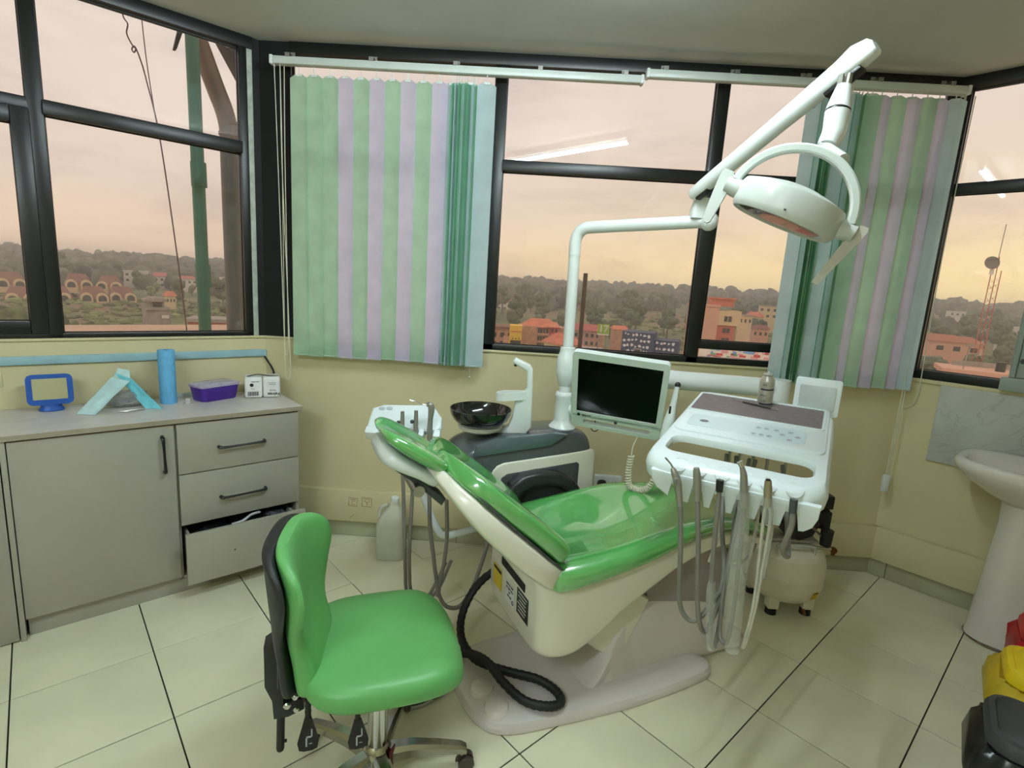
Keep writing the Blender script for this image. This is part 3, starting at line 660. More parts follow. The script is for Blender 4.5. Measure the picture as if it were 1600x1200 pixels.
lw_ = plate('rating_label', -.045, .035, .335, .412, mat('silver_label', S(205, 205, 205), .4), sf)
for i, (s, z) in enumerate((('DENTAL UNIT', .402), ('AC 220V 50Hz', .388), ('24V', .374), ('SN 2103', .360))): text(s, .010, Fl @ Matrix.Translation(V((-.008, z, .0016))), INK, lw_)
m = MB(Fl); m.ringprism([(x+.022, y+.352) for x, y in rrect(.016, .016, .007)], [(x+.022, y+.352) for x, y in rrect(.010, .010, .0045)], .0018); m.build('print', INK, lw_)
lb = plate('instruction_label', .055, .145, .345, .435, mat('black_label', S(24, 24, 26), .4), sf)
for i in range(6): m = MB(Fl); m.box((.10-.004*(i % 2), .425-i*.013, .0015), (.068-.008*(i % 3), .0035, .0008)); m.build('print', mat('white_print', S(215, 215, 215), .6), lb)
plate('slot', -.085, .115, .447, .474, mat('black_slot', S(10, 10, 10), .7), sf, d=.003)
# cushions
S_ = [(-.345, .18, .590, .520), (-.335, .235, .604, .502), (-.30, .264, .614, .490), (-.2, .274, .624, .508), (-.08, .275, .638, .530), (.05, .268, .656, .556), (.17, .255, .668, .588), (.30, .228, .668, .600), (.45, .205, .652, .592), (.58, .188, .618, .560), (.68, .165, .575, .516), (.725, .13, .55, .50), (.742, .07, .535, .505)]
m = MB(FCH); m.loops([sec(u, hw, zt, zb, 3.2, 40, .030+.030*max(0, 1-abs(u+.05)/.45)) for u, hw, zt, zb in lerp_secs(S_, 5)]); sc_ = m.build('seat_cushion', GRN, chair, ang=60)
m = MB(FCH); zt_ = lambda u, v: .0
# backrest frame of reference: b along the back from hinge to head, n out of the cushion
bA = rad(43); BO = FCH @ V((-.335, 0, .600)); Bb = (-CU*math.cos(bA)+UZ*math.sin(bA)).normalized(); Bn = (CU*math.sin(bA)+UZ*math.cos(bA)).normalized()
FB = basis(BO, Bb, CV, Bn)
S_ = [(-.018, .20, .075, .030), (-.006, .245, .088, .012), (.05, .262, .092, .012), (.15, .265, .088, .010), (.25, .262, .080, .006), (.33, .248, .074, .002), (.39, .215, .066, -.002), (.425, .165, .058, -.004), (.45, .115, .050, .0), (.465, .06, .040, .006)]
m = MB(FB); m.loops([sec(u, hw, zt, zb-.004, 4.4, 40, .030+.012*max(0, 1-abs(u-.2)/.25)) for u, hw, zt, zb in lerp_secs(S_, 5)]); m.build('backrest_cushion', GRN, chair, ang=60)
S_ = [(-.085, .17, .000, -.030), (-.07, .225, .016, -.060), (.02, .262, .014, -.072), (.15, .268, .012, -.075), (.28, .262, .006, -.068), (.36, .238, .002, -.056), (.42, .185, -.004, -.046), (.47, .12, -.006, -.036), (.50, .08, -.008, -.030)]
m = MB(FB); m.loops([sec(u, hw, zt+.004, zb, 6.5, 40) for u, hw, zt, zb in lerp_secs(S_, 5)]); m.build('backrest_shell', SHELL, chair, ang=50)
m = MB(FB); m.loops([[V((u, v_, zz)) for u, v_, zz in ((a, -.2645*k, .016), (a, .2645*k, .016), (a, .2645*k, .010), (a, -.2645*k, .010))] for a, k in ((-.05, .9), (.05, .99), (.15, 1.0), (.27, .985), (.34, .93), (.39, .80))]); m.build('dark_seam', DKM, chair)
hA = rad(34); HO = FCH @ V((-.690, 0, .874)); Hb = (-CU*math.cos(hA)+UZ*math.sin(hA)).normalized(); Hn = (CU*math.sin(hA)+UZ*math.cos(hA)).normalized()
FH = basis(HO, Hb, CV, Hn)
S_ = [(-.015, .09, .060, .030), (-.005, .125, .070, .018), (.04, .140, .072, .014), (.10, .140, .070, .012), (.15, .132, .066, .014), (.185, .110, .058, .020), (.205, .065, .048, .030)]
m = MB(FH); m.loops([sec(u, hw, zt, zb, 3.0, 36, .020) for u, hw, zt, zb in lerp_secs(S_, 5)]); m.build('headrest_cushion', GRN, chair, ang=60)
S_ = [(-.03, .08, .008, -.012), (-.01, .115, .014, -.026), (.05, .128, .014, -.028), (.10, .128, .014, -.036), (.145, .116, .016, -.042), (.17, .09, .014, -.034), (.185, .05, .008, -.016)]
m = MB(FH); m.loops([sec(u, hw, zt, zb, 3.4, 32) for u, hw, zt, zb in lerp_secs(S_, 5)]); m.build('headrest_shell', WHITEP, chair, ang=50)
m = MB(FH); m.prism([(.13, -.045), (.03, -.050), (-.10, -.070), (-.10, -.045), (.05, -.028), (.13, -.030)], .09, basis((0, .045, 0), (1, 0, 0), (0, 0, 1), (0, -1, 0)), .004); m.build('headrest_bar', DKM, chair)
m = MB(FH); m.cyl((.005, -.075, -.060), (.005, .075, -.060), .018, n=16); m.build('headrest_knob', STEEL, chair)
# black armrest on the far side
m = MB(FCH); arc = [(-.275, .50), (-.272, .60), (-.25, .660), (-.20, .692), (-.12, .703), (-.03, .692), (.04, .655), (.085, .600), (.10, .54), (.05, .54), (.03, .585), (-.02, .625), (-.08, .642), (-.15, .640), (-.20, .620), (-.215, .58), (-.215, .50)]
m.prism(arc, .055, basis((0, .345, 0), (1, 0, 0), (0, 0, 1), (0, -1, 0)), .016, seg=3); m.build('armrest', mat('black_armrest', S(34, 36, 38), .38), chair)
# corrugated black hose lying on the base plate
hs = [(-.20, .22, .36), (-.331, .235, .33), (-.404, .26, .25), (-.462, .23, .17), (-.487, .158, .12), (-.472, .068, .100), (-.425, .013, .092), (-.359, -.041, .088), (-.285, -.099, .086), (-.246, -.161, .080), (-.248, -.207, .074), (-.297, -.211, .074), (-.367, -.168, .080), (-.413, -.081, .098), (-.441, -.008, .124), (-.474, .05, .122), (-.51, .12, .085), (-.60, .20, .022), (-.66, .16, .016)]
P_ = catmull(hs, 8); m = MB(FCH); m.tube(P_, [.0165 if i % 2 else .0145 for i in range(len(P_)*2-1)][:len(P_)], 10); m.build('hose', RUBBER, chair)
fp = thing('foot_pedal', 'round dark grey foot pedal on the floor behind the green stool', 'pedal', FCH @ V((-.69, .09, 0)))
m = MB(Matrix.Translation(FCH @ V((-.69, .10, 0)))); m.lathe([(0, .0), (.098, .0), (.102, .006), (.098, .018), (.088, .022), (.086, .030), (.070, .040), (0, .044)], n=32); m.build('disc', DKM, fp)
m = MB(Matrix.Translation(FCH @ V((-.69, .10, 0)))); m.lathe([(.1022, .004), (.104, .010), (.0995, .017)], n=32); m.build('rim', mat('pale_rim', S(170, 172, 168), .4), fp)
m = MB(FCH); m.tube([(-.64, .02, .012), (-.60, .03, .012), (-.56, .05, .012)], .008, 8, smooth=3); m.build('cable', RUBBER, fp)
# ---------------------------------------------------------------- side box with spittoon and post
unit = thing('dental_unit', 'dark grey and white side box with spittoon and white post behind the green chair', 'dental unit', FCH @ V((-.15, .49, 0)))
S_ = [(-.478, .075, .705, .62), (-.470, .100, .735, .60), (-.445, .122, .775, .585), (-.40, .134, .806, .56), (-.33, .138, .824, .52), (-.22, .138, .838, .45), (-.10, .138, .848, .45), (.04, .138, .852, .45), (.11, .136, .846, .45), (.145, .128, .822, .46), (.160, .112, .790, .48)]
m = MB(FCH); m.loops([sec(u, hw, zt, zb, 5.0, 36, 0, .49) for u, hw, zt, zb in lerp_secs(S_, 4)]); m.build('grey_body', DKG, unit, ang=50)
fpts = [(-.325, .44), (.168, .44), (.168, .745)]+[(.166, .758), (.155, .766)]+[(-.27, .738), (-.300, .728), (-.318, .708), (-.325, .68)]
m = MB(FCH); m.prism(fpts, .155, basis((0, .502, 0), (1, 0, 0), (0, 0, 1), (0, -1, 0)), .008, seg=3); m.build('white_front', SHELL, unit)
m = MB(FCH); rp = [(-.285, .47), (.085, .47), (.085, .708), (.075, .716), (-.255, .690), (-.278, .676), (-.285, .65)]
m.prism(rp, .006, basis((0, .3475, 0), (1, 0, 0), (0, 0, 1), (0, -1, 0)), .003); m.build('recess_panel', DKM, unit)
m = MB(FCH); m.prism([(-.40, .770), (-.06, .796), (.02, .842), (-.05, .853), (-.30, .842), (-.39, .815)], .02, basis((0, .356+.012, 0), (1, 0, 0), (0, 0, 1), (0, -1, .0)), .006); m.build('scooped_fascia', mat('slate_gloss', S(84, 96, 102), .16, coat=.6), unit)
# bracket that hangs the box on the chair base
m = MB(FCH); m.tube([(-.02, .49, .47), (.04, .42, .42), (.16, .25, .38), (.26, .09, .36)], .05, 12, smooth=4); m.build('mounting_bracket', SHELL, unit)
# spittoon
SP = V((-.167, 2.18, 0))
m = MB(Matrix.Translation(SP)); m.lathe([(0, .838), (.050, .838), (.072, .842), (.090, .852), (.094, .862), (.088, .868), (0, .868)], n=36); m.build('spittoon_base', SHELL, unit)
BOWL = mat('smoked_black_glass', S(16, 18, 18), .08, var=.02, coat=.6)
m = MB(Matrix.Translation(SP)); m.lathe([(0, .864), (.070, .864), (.096, .874), (.116, .894), (.128, .918), (.131, .938), (.127, .940), (.122, .918), (.110, .898), (.092, .882), (.06, .874), (0, .872)], n=48); bo = m.build('spittoon_bowl', BOWL, unit)
m = MB(Matrix.Translation(SP)); m.lathe([(.020, .8735), (.020, .878), (.012, .879), (0, .877)], n=20); m.build('drain', STEEL, bo)
# cup filler column: one profile in the picture-facing plane
FK = basis(V((0, 2.215, 0)), (1, 0, 0), (0, 0, 1), (0, -1, 0))
col_ = [(-.115, .832), (.030, .836), (.052, .868), (.046, 1.040), (.041, 1.118), (.030, 1.134), (-.034, 1.160), (-.044, 1.148), (-.042, 1.138), (.016, 1.108), (.022, 1.040), (.012, 1.020), (-.030, 1.000), (-.024, .985), (-.034, .905), (-.050, .865), (-.075, .858)]
m = MB(); m.prism(col_, .034, FK, .008, seg=3); m.build('cup_filler', WHITEP, unit)
ring = lambda w, d, yy: [(p.x, p.y) for p in catmull([(-.105, -.010, 0), (-.098, .022, 0), (-.06, .034, 0), (.020, .018, 0), (.026, 0, 0), (.020, -.018, 0), (-.06, -.034, 0), (-.098, -.026, 0)], 4, True)]
o_ = ring(0, 0, 0); i_ = [(-.045+(x+.045)*.84, y*.74) for x, y in o_]
m = MB(basis(V((0, 2.198, .985)), (1, 0, 0.10), (0, 1, 0), (0, 0, 1))); m.ringprism(o_, i_, .034); m.build('cup_holder', WHITEP, unit)
m = MB(basis(V((0, 2.198, .985)), (1, 0, 0.10), (0, 1, 0), (0, 0, 1))); m.prism(i_, .014); m.build('cup_shelf', mat('steel_shelf', S(150, 145, 150), .3, .6), unit)
m = MB(); m.cyl((-.032, 2.198, 1.140), (-.032, 2.198, 1.124), .006, n=10); m.build('filler_nozzle', RUBBER, unit)
# post: flange, sleeve, neck, collar
PX, PY = .190, 2.300
pm = Matrix.Translation(V((PX, PY, 0)))
m = MB(pm); m.lathe([(.0, .846), (.058, .846), (.060, .852), (.052, .862), (.042, .874), (.039, .885), (.039, .985), (.041, .990), (.041, 1.000), (.036, 1.008), (.0, 1.008)], n=28); m.build('post_sleeve', WHITEP, unit)
m = MB(pm); m.lathe([(.026, 1.006), (.026, 1.036), (.030, 1.042), (.036, 1.060), (.044, 1.086), (.046, 1.100), (.046, 1.150), (.042, 1.166), (.034, 1.190), (.033, 1.206), (.0235, 1.208), (.0235, 1.22)], n=28); pc = m.build('post_collar', WHITEP, unit)
m = MB(); m.cyl((PX+.02, PY-.01, 1.112), (PX+.075, PY-.03, 1.112), .030, .034, n=18); m.ball((PX+.075, PY-.03, 1.112), .034, 16, 10); m.build('arm_socket', WHITEP, pc)
m = MB(); m.cyl((PX+.02, PY-.005, .935), (PX+.10, PY-.05, .935), .028, n=18); m.build('arm_socket', WHITEP, pc)
# ---------------------------------------------------------------- monitor on the post
MR = V((.9582, -.2822, -.0468)).normalized(); MD = V((.0777, .4143, -.9068)); MD = (MD-MR*MD.dot(MR)).normalized(); MN = MR.cross(MD)   # MN points away from the viewer
MO = V((.3811, 2.0703, 1.0548))
FM = basis(MO, MR, -MD, -MN)
mon = thing('monitor', 'white-framed dental monitor with a blank black screen mounted beside the post', 'monitor', MO+UZ*-.18)
o_ = [(x, y+0.0) for x, y in rrect(.368, .360, .018, 5)]
scr = lambda x: x
FRM = mat('grey_white_bezel', S(206, 214, 210), .3, var=.02)
out_ = [(x, y) for x, y in rrect(.368, .362, .016, 5)]
# bezel built as bars round the screen and round the handle slot
m = MB(FM); ins = [(x+.0005, y+.0215) for x, y in rrect(.322, .2555, .004, 5)]
m.ringprism([(x, y+.024) for x, y in rrect(.368, .310, .018, 5)], ins, .026, Matrix.Translation(V((0, .001, -.013)))); m.build('bezel', FRM, mon)
m = MB(FM); m.ringprism([(x, y-.153) for x, y in rrect(.364, .066, .018, 5)], [(x+.007, y-.155) for x, y in rrect(.275, .026, .010, 5)], .026, Matrix.Translation(V((0, .003, -.013)))); m.build('handle', FRM, mon)
m = MB(FM); m.box((0, .03, -.020), (.30, .22, .024), bev=.008); m.build('back_cover', FRM, mon)
m = MB(FM); m.box((.0005, .0225, .004), (.323, .2565, .006)); m.build('screen', mat('black_glass_screen', S(3, 4, 4), .12, var=0, spec=.12), mon)
m = MB(FM); m.cyl((.004, -.131, .012), (.004, -.131, .016), .0065, n=16); m.build('power_button', BLACKP, mon)
m = MB(FM); m.cyl((-.150, -.119, .012), (-.150, -.119, .0155), .0068, n=16); m.build('logo_disc', BLACKP, mon)
text('REXLINE', .010, FM @ Matrix.Translation(V((-.119, -.1195, .0142))), INK, mon, bold=.0002)
text('HD', .006, FM @ Matrix.Translation(V((.15, -.121, .0142))), mat('grey_print', S(120, 120, 120), .6), mon)
m = MB(); m.tube([V((PX+.09, PY-.045, .935)), V((PX+.14, PY-.07, .955)), MO+MN*.04+UZ*-.04], .026, 12, smooth=4); m.build('mounting_arm', WHITEP, mon)
m = MB(FM); m.tube([(-.105, -.186, -.004), (-.092, -.203, .0), (-.078, -.206, .0), (-.064, -.193, -.004)], .0022, 6, smooth=5); m.build('cable_loop', RUBBER, mon)
m = MB(FM); m.box((-.082, -.150, -.004), (.005, .020, .004)); m.build('cable_tail', RUBBER, mon)
# intra-oral camera in its holder at the right of the monitor, with a coiled lead
icx = FM @ V((.212, -.03, .0))
ic = thing('intraoral_camera', 'white intraoral camera wand held upright at the right edge of the monitor', 'camera', icx+UZ*-.10)
m = MB(); b0 = icx+V((-.012, 0, -.115)); b1 = icx+V((.012, 0, .10))
m.tube([b0, b0.lerp(b1, .35), b0.lerp(b1, .6), b0.lerp(b1, .92), b1], [.024, .022, .013, .009, .010], 14, smooth=4); m.build('wand', WHITEP, ic)
m = MB(); m.ball(b1, (.012, .011, .012), 12, 8); m.build('lens_head', BLACKP, ic)
m = MB(); m.box(icx+V((.010, .010, -.07)), (.055, .03, .05), bev=.012); m.build('holder', WHITEP, ic)
m = MB(); m.box(b0.lerp(b1, .55)+V((-.012, -.014, 0)), (.008, .006, .03), bev=.002); m.build('buttons', BLACKP, ic)
cc = []; N = 150
def coil(path, turns, r, k=10):
    P = catmull(path, 14); out = []; n = turns*k
    for i in range(n+1):
        t = i/n*(len(P)-1); j = min(int(t), len(P)-2); p = P[j].lerp(P[j+1], t-j); d = (P[j+1]-P[j]).normalized()
        x = d.cross(V((0, 1, 0))).normalized(); y = d.cross(x); a = 2*PI*i/k; out.append(p+x*r*math.cos(a)+y*r*math.sin(a))
    return out
wz = lambda x, y, z: V((x, y, z))
cpath = [V((.467, 2.10, .80)), V((.462, 2.10, .735)), V((.470, 2.10, .675)), V((.505, 2.095, .655)), V((.545, 2.08, .675)), V((.568, 2.07, .735)), V((.585, 2.055, .80))]
m = MB(); m.tube(coil(cpath, 34, .0105, 8), .0034, 5); m.build('coiled_lead', mat('cream_lead', S(216, 210, 190), .5), ic)
m = MB(); m.tube([FM @ V((.10, -.19, -.01)), V((.47, 2.10, .84)), V((.467, 2.10, .80))], .0028, 6, smooth=4); m.tube([V((.585, 2.055, .80)), V((.60, 2.05, .88)), b0], .0028, 6, smooth=4); m.build('lead_end', mat('cream_lead', S(216, 210, 190), .5), ic)
# ---------------------------------------------------------------- operating lamp
lamp = thing('operating_lamp', 'white dental operating lamp on a long jointed arm above the chair', 'operating lamp', (PX, PY, 1.2))
m = MB(); m.cyl((PX, PY, 1.206), (PX-.005, PY, 1.60), .0235, n=20); m.build('upright_tube', WHITEP, lamp)
m = MB(); m.cyl((PX-.005, PY, 1.594), (PX-.005, PY, 1.602), .0252, n=20); m.build('joint_ring', WHITEP, lamp)
LE = V((.660, 2.085, 1.737))
m = MB(); m.tube([(PX-.005, PY, 1.60), (PX-.005, PY, 1.65), (PX+.004, PY-.003, 1.685), (PX+.028, PY-.014, 1.706), (PX+.065, PY-.030, 1.712), tuple(V((PX+.065, PY-.030, 1.712)).lerp(LE, .5)), tuple(LE)], .0245, 16, smooth=5); m.ball(tuple(LE), (.034, .034, .036), 16, 10); m.build('horizontal_arm', WHITEP, lamp)
LB = V((.628, 2.10, 1.745))
m = MB(); m.loops([[LB+V((x*k, y*k, z)) for x, y in rrect(.075, .06, .015, 4)] for k, z in ((1.0, .0), (.95, .03), (.66, .075))]); m.build('arm_boot', WHITEP, lamp)
m = MB()
m.cyl(LB+V((-.008, 0, .07)), LB+V((-.008, 0, .112)), .007, n=8); m.build('pivot_pin', STEEL, lamp)
m = MB(); m.cyl(LB+V((.010, 0, .07)), LB+V((.010, 0, .112)), .007, n=8); m.build('pivot_pin', STEEL, lamp)
sA, sB = V((.585, 2.085, 1.822)), V((.905, 1.622, 2.165))
sd = (sB-sA).normalized(); sx2 = sd.cross(UZ).normalized(); sy2 = sx2.cross(sd)
FSp = basis(sA, sx2, sy2, sd); L_ = (sB-sA).length
m = MB(FSp); m.loops([[(x, y+yo, z) for x, y in rrect(w, h, r_, 4)] for w, h, r_, yo, z in ((.030, .030, .012, .0, .0), (.044, .046, .018, .0, .012), (.050, .052, .022, 0, .06), (.052, .056, .024, 0, L_*.55), (.054, .062, .020, 0, L_-.09), (.054, .066, .014, .002, L_-.045), (.046, .052, .012, -.004, L_-.008), (.036, .034, .010, -.008, L_))]); sp = m.build('spring_arm', WHITEP, lamp)
m = MB(FSp); m.box((-.002, -.0335, L_-.10), (.040, .014, .105), bev=.003); m.build('slot', BLACKP, sp)
m = MB(FSp); m.box((0, -.026, .045), (.026, .010, .055), bev=.003); m.build('slot', BLACKP, sp)
m = MB(FSp); m.cyl((-.026, -.012, L_-.20), (-.0275, -.012, L_-.20), .009, n=14); m.build('cover_plug', GREYP, sp)
m = MB(FSp); m.cyl((-.0265, .012, L_-.135), (-.0278, .012, L_-.135), .003, n=8); m.build('screw', DKM, sp)
nk = [V((.8335, 1.632, 2.100)), V((.8300, 1.622, 2.060))]
m = MB(); m.cyl(nk[0]+V((0, 0, -.016)), V((.826, 1.618, 2.035)), .009, n=10); m.cyl(nk[0]+V((.018, -.004, -.014)), V((.842, 1.614, 2.035)), .009, n=10); m.build('hanger_pins', STEEL, lamp)
m = MB(); m.tube([(.834, 1.611, 2.048), (.830, 1.608, 2.030), (.823, 1.600, 2.000), (.818, 1.594, 1.978)], [.020, .023, .029, .032], 18, smooth=3); m.build('swivel_top', WHITEP, lamp)
m = MB(); m.tube([(.8185, 1.5945, 1.9805), (.8180, 1.594, 1.9765)], .0325, 18); m.build('swivel_ring', BLACKP, lamp)
m = MB(); m.tube([(.818, 1.594, 1.977), (.8155, 1.590, 1.955), (.813, 1.586, 1.925), (.800, 1.578, 1.895), (.793, 1.572, 1.880)], [.032, .031, .030, .027, .025], 18, smooth=4); m.build('swivel_elbow', WHITEP, lamp)
# lamp head
lc = V((.6904, 1.5332, 1.6991)); la = V((.1558, -.0237, .9863)).normalized(); l1 = V((.9091, -.3826, -.1645)); l2 = V((.3862, .9223, -.0108))
dl = rad(12.5); l1r = (l1*math.cos(dl)-la*math.sin(dl)).normalized(); lar = (la*math.cos(dl)+l1*math.sin(dl)).normalized()
FL_ = basis(lc+lar*.004, l1r, l2, lar)
LMP = mat('lamp_white_plastic', S(190, 195, 189), .28, var=.01)
SQ = Matrix.Diagonal((1, .82, 1, 1))
m = MB(FL_); m.lathe([(0, -.024), (.112, -.024), (.118, -.028), (.124, -.038), (.134, -.038), (.140, -.030), (.142, -.020), (.141, .030), (.137, .038), (.128, .041), (.10, .050), (.06, .060), (.03, .063), (0, .064)], SQ, 48); hd = m.build('lamp_head', LMP, lamp)
m = MB(FL_); m.lathe([(0, -.034), (.06, -.036), (.119, -.034), (.121, -.030), (0, -.030)], SQ, 40); m.build('lens', pane_mat('lamp_lens', (.95, .9, .88, 1), 1.5, .08), hd)
m = MB(FL_); m.lathe([(0, -.026), (.05, -.0275), (.112, -.0265), (.112, -.025), (0, -.025)], SQ, 32); m.build('reflector', mat('peach_reflector', S(232, 196, 176), .18, .6, var=.12, vs=30), hd)
for a in range(6):
    t_ = a*PI/3+.3; m = MB(FL_); m.lathe([(0, -.0275), (.022, -.0290), (.024, -.0270)], Matrix.Translation(V((.070*math.cos(t_), .057*math.sin(t_), 0))), 16); m.build('led_cup', mat('warm_led_cup', S(236, 210, 200), .15, .8), hd)
m = MB(FL_); m.box((.0, -.1165, -.020), (.006, .004, .004)); m.build('indicator', BLACKP, hd)
for sg in (-1, 1):
    m = MB(FL_); m.cyl((sg*.135, 0, .004), (sg*.158, 0, .004), .027, .025, n=20); m.cyl((sg*.158, 0, .004), (sg*.178, 0, .004), .024, .022, n=20); m.build('pivot', LMP, hd)
m = MB(FL_); m.loops([[(-.184+dx*w+sh, y, .004+z) for y, dx in ((-.009, -1), (.009, -1), (.009, 1), (-.009, 1))] for w, z, sh in ((.012, .036, -.004), (.019, .026, -.002), (.020, .0, 0), (.016, -.06, .002), (.011, -.108, .004), (.005, -.114, .004))]); hl = m.build('grip', LMP, hd)
m = MB(FL_); m.loops([[(.186+dx*w+sh, y, .004+z) for y, dx in ((-.006, -1), (.006, -1), (.006, 1), (-.006, 1))] for w, z, sh in ((.010, .026, 0.006), (.016, .012, .002), (.014, -.05, -.010), (.008, -.150, -.028))]); m.build('grip', mat('taupe_grip', S(186, 182, 170), .35), hd)
YK = mat('translucent_yoke', S(198, 206, 200), .25, var=.01)
ya = []
for i in range(25):
    t_ = rad(8+164*i/24); ya.append((.160*math.cos(t_), .0, .002+.158*math.sin(t_)))
m = MB(FL_); m.tube(ya, .0115, sq=[(1, .9), (.6, 1.25), (-.6, 1.25), (-1, .9), (-1, -.9), (-.6, -1.25), (.6, -1.25), (1, -.9)]); m.build('yoke', YK, lamp)
m = MB(); m.tube([(.793, 1.572, 1.880), (.790, 1.568, 1.870), FL_ @ V((.062, .0, .158))], [.024, .021, .018], 16, smooth=3); m.build('yoke_socket', LMP, lamp)
# ---------------------------------------------------------------- delivery tray with its arm
TW_ = V((.8681, -.4965, -.003)).normalized(); TD_ = V((.4923, .86, .1343)); TD_ = (TD_-TW_*TD_.dot(TW_)).normalized(); TN_ = TW_.cross(TD_)
TO_ = V((.8424, 1.8745, 1.048)); FT_ = basis(TO_, TW_, TD_, TN_)
COOLW = mat('cool_white_plastic', S(222, 232, 234), .25, var=.012, vs=5)
HOSE = mat('grey_hose', S(120, 116, 108), .5, var=.05)
tray = thing('delivery_tray', 'white dental delivery tray with dark mat, keypad and long handle slot beside the chair', 'delivery tray', TO_+UZ*-.12)
def off(pts, dx, dy): return [(x+dx, y+dy) for x, y in pts]
m = MB(FT_); O1 = lambda w, h, r_, dy=0.0: off(rrect(w, h, r_, 6), .002, -.170+dy)
inn = off(rrect(.412, .140, .040, 6), .004, -.380)
inn2 = off(rrect(.404, .132, .040, 6), .004, -.380)
L_ = [[(x, y, z) for x, y in P_] for P_, z in ((inn2, -.022), (O1(.455, .690, .07), -.060), (O1(.488, .735, .085), -.066), (O1(.496, .745, .090), -.040), (O1(.488, .735, .085), -.020), (O1(.470, .700, .075), -.003), (O1(.455, .680, .070, .004), .0), (inn, .0), (inn2, -.010))]
m.loops(L_, closed=True); m.build('tray_body', COOLW, tray, ang=40)
m = MB(FT_); m.prism(off(rrect(.450, .460, .035, 5), .003, -.042), .007, None, .004); m.build('top_plate', COOLW, tray)
MATM = mat('mauve_grey_mat', S(112, 100, 100), .55, var=.08, vs=60)
m = MB(FT_ @ Matrix.Translation(V((0, 0, .007)))); m.ringprism(off(rrect(.440, .226, .012, 4), -.003, .050), off(rrect(.424, .208, .008, 4), -.003, .050), .0035); m.build('mat_rim', COOLW, tray)
m = MB(FT_ @ Matrix.Translation(V((0, 0, .0071)))); m.prism(off(rrect(.424, .208, .008, 4), -.003, .050), .001); m.build('tray_mat', MATM, tray)
KP = mat('pale_blue_keypad', S(206, 222, 226), .3, var=.01)
m = MB(FT_ @ Matrix.Translation(V((0, 0, .0071)))); m.prism(off(rrect(.362, .118, .018, 5), -.010, -.160), .0012); kp = m.build('keypad', KP, tray)
for (x, y) in ((.029, -.138), (.053, -.136), (.084, -.136), (.125, -.136), (.022, -.202), (.045, -.2005), (.068, -.2005), (.103, -.166), (.148, -.168), (.127, -.205)):
    m = MB(FT_ @ Matrix.Translation(V((x, y, .0083)))); m.lathe([(.0085, 0), (.0085, .001), (0, .0012)], n=16); b_ = m.build('button', mat('button_grey', S(176, 186, 188), .4), kp)
    m = MB(FT_ @ Matrix.Translation(V((x, y, .0094)))); m.box((0, .001, 0), (.007, .0018, .0004)); m.box((-.001, -.002, 0), (.0018, .006, .0004)); m.build('symbol', mat('button_print', S(105, 108, 110), .6) if x < .14 else mat('red_print', S(190, 80, 80), .6), b_)
m = MB(FT_ @ Matrix.Translation(V((-.140, -.170, .008)))); m.lathe([(.0205, 0), (.0205, .003), (.017, .004), (.015, .0025), (0, .0025)], n=28); ga = m.build('pressure_gauge', COOLW, tray)
m = MB(FT_ @ Matrix.Translation(V((-.140, -.170, .0106)))); m.lathe([(.0145, 0), (0, .0004)], n=24); m.build('dial', mat('dial_grey', S(88, 92, 104), .3), ga)
HX = (-.129, -.070, -.010, .049, .110, .171)
for i, x in enumerate(HX):                                            # six shallow cone rests along the front bar
    m = MB(FT_ @ Matrix.Translation(V((x, -.519, -.0085))) @ Matrix.Rotation(rad(24), 4, 'X')); m.lathe([(.0225, .0004), (.0215, .0016), (.019, .0006), (.012, .0002), (0, .0002)], Matrix.Diagonal((1, 1.25, 1, 1)), 24); m.build('cone_rest', mat('cone_grey', S(196, 202, 200), .35), tray)
lip = [(-.206, -.030), (-.200, -.062), (-.186, -.085)]
for x in HX: lip += [(x-.022, -.112 if x > -.12 else -.105), (x-.011, -.050), (x+.011, -.050), (x+.022, -.112)]
lip += [(.206, -.110), (.224, -.094), (.234, -.066), (.236, -.030)]
m = MB(FT_); m.prism(lip, .016, basis((0, -.528, 0), (1, 0, 0), (0, 0, 1), (0, -1, 0)), .004); m.build('notched_lip', COOLW, tray)
m = MB(FT_); m.prism(rrect(.150, .135, .010, 4), .020, basis((.178, .205, .045), (1, 0, 0), (0, .15, .988), (0, -.988, .15)), .004); fv = m.build('film_viewer', COOLW, tray)
m = MB(FT_); m.prism(rrect(.118, .090, .006, 3), .003, basis((.178, .1845, .046), (1, 0, 0), (0, .15, .988), (0, -.988, .15)), .001); m.build('viewer_pane', mat('viewer_grey', S(190, 200, 200), .25), fv)
AY = 2.30
m = MB(); m.tube([(.265, 2.28, 1.108), (.30, 2.285, 1.105), (.70, 2.295, 1.094), (1.10, 2.30, 1.086), (1.135, 2.30, 1.085)], [.034, .041, .041, .041, .041], 18); m.build('support_arm', WHITEP, tray)
m = MB(); m.cyl((1.115, 2.30, .99), (1.115, 2.30, 1.125), .050, .047, 20); m.build('elbow', WHITEP, tray)
m = MB(); m.tube([(1.10, 2.285, 1.01), (.99, 2.10, .975), tuple(FT_ @ V((.0, .06, -.085)))], .028, 14, smooth=4); m.cyl(FT_ @ V((0, .05, -.13)), FT_ @ V((0, .05, -.06)), .045, n=18); m.build('lower_arm', WHITEP, tray)
for x, y in ((-.055, .016), (-.025, -.016), (.02, .0), (.065, .006), (.12, .0)):
    m = MB(FT_); m.tube([(x, -.10, -.075), (x+.005, -.14, -.12), (x+y, -.20, -.22), (x+y*1.2, -.26, -.34), (x+y*.6, -.34, -.42)], .0055, 7, smooth=4); m.build('supply_tube', mat('pale_grey_hose', S(168, 162, 148), .5), tray)
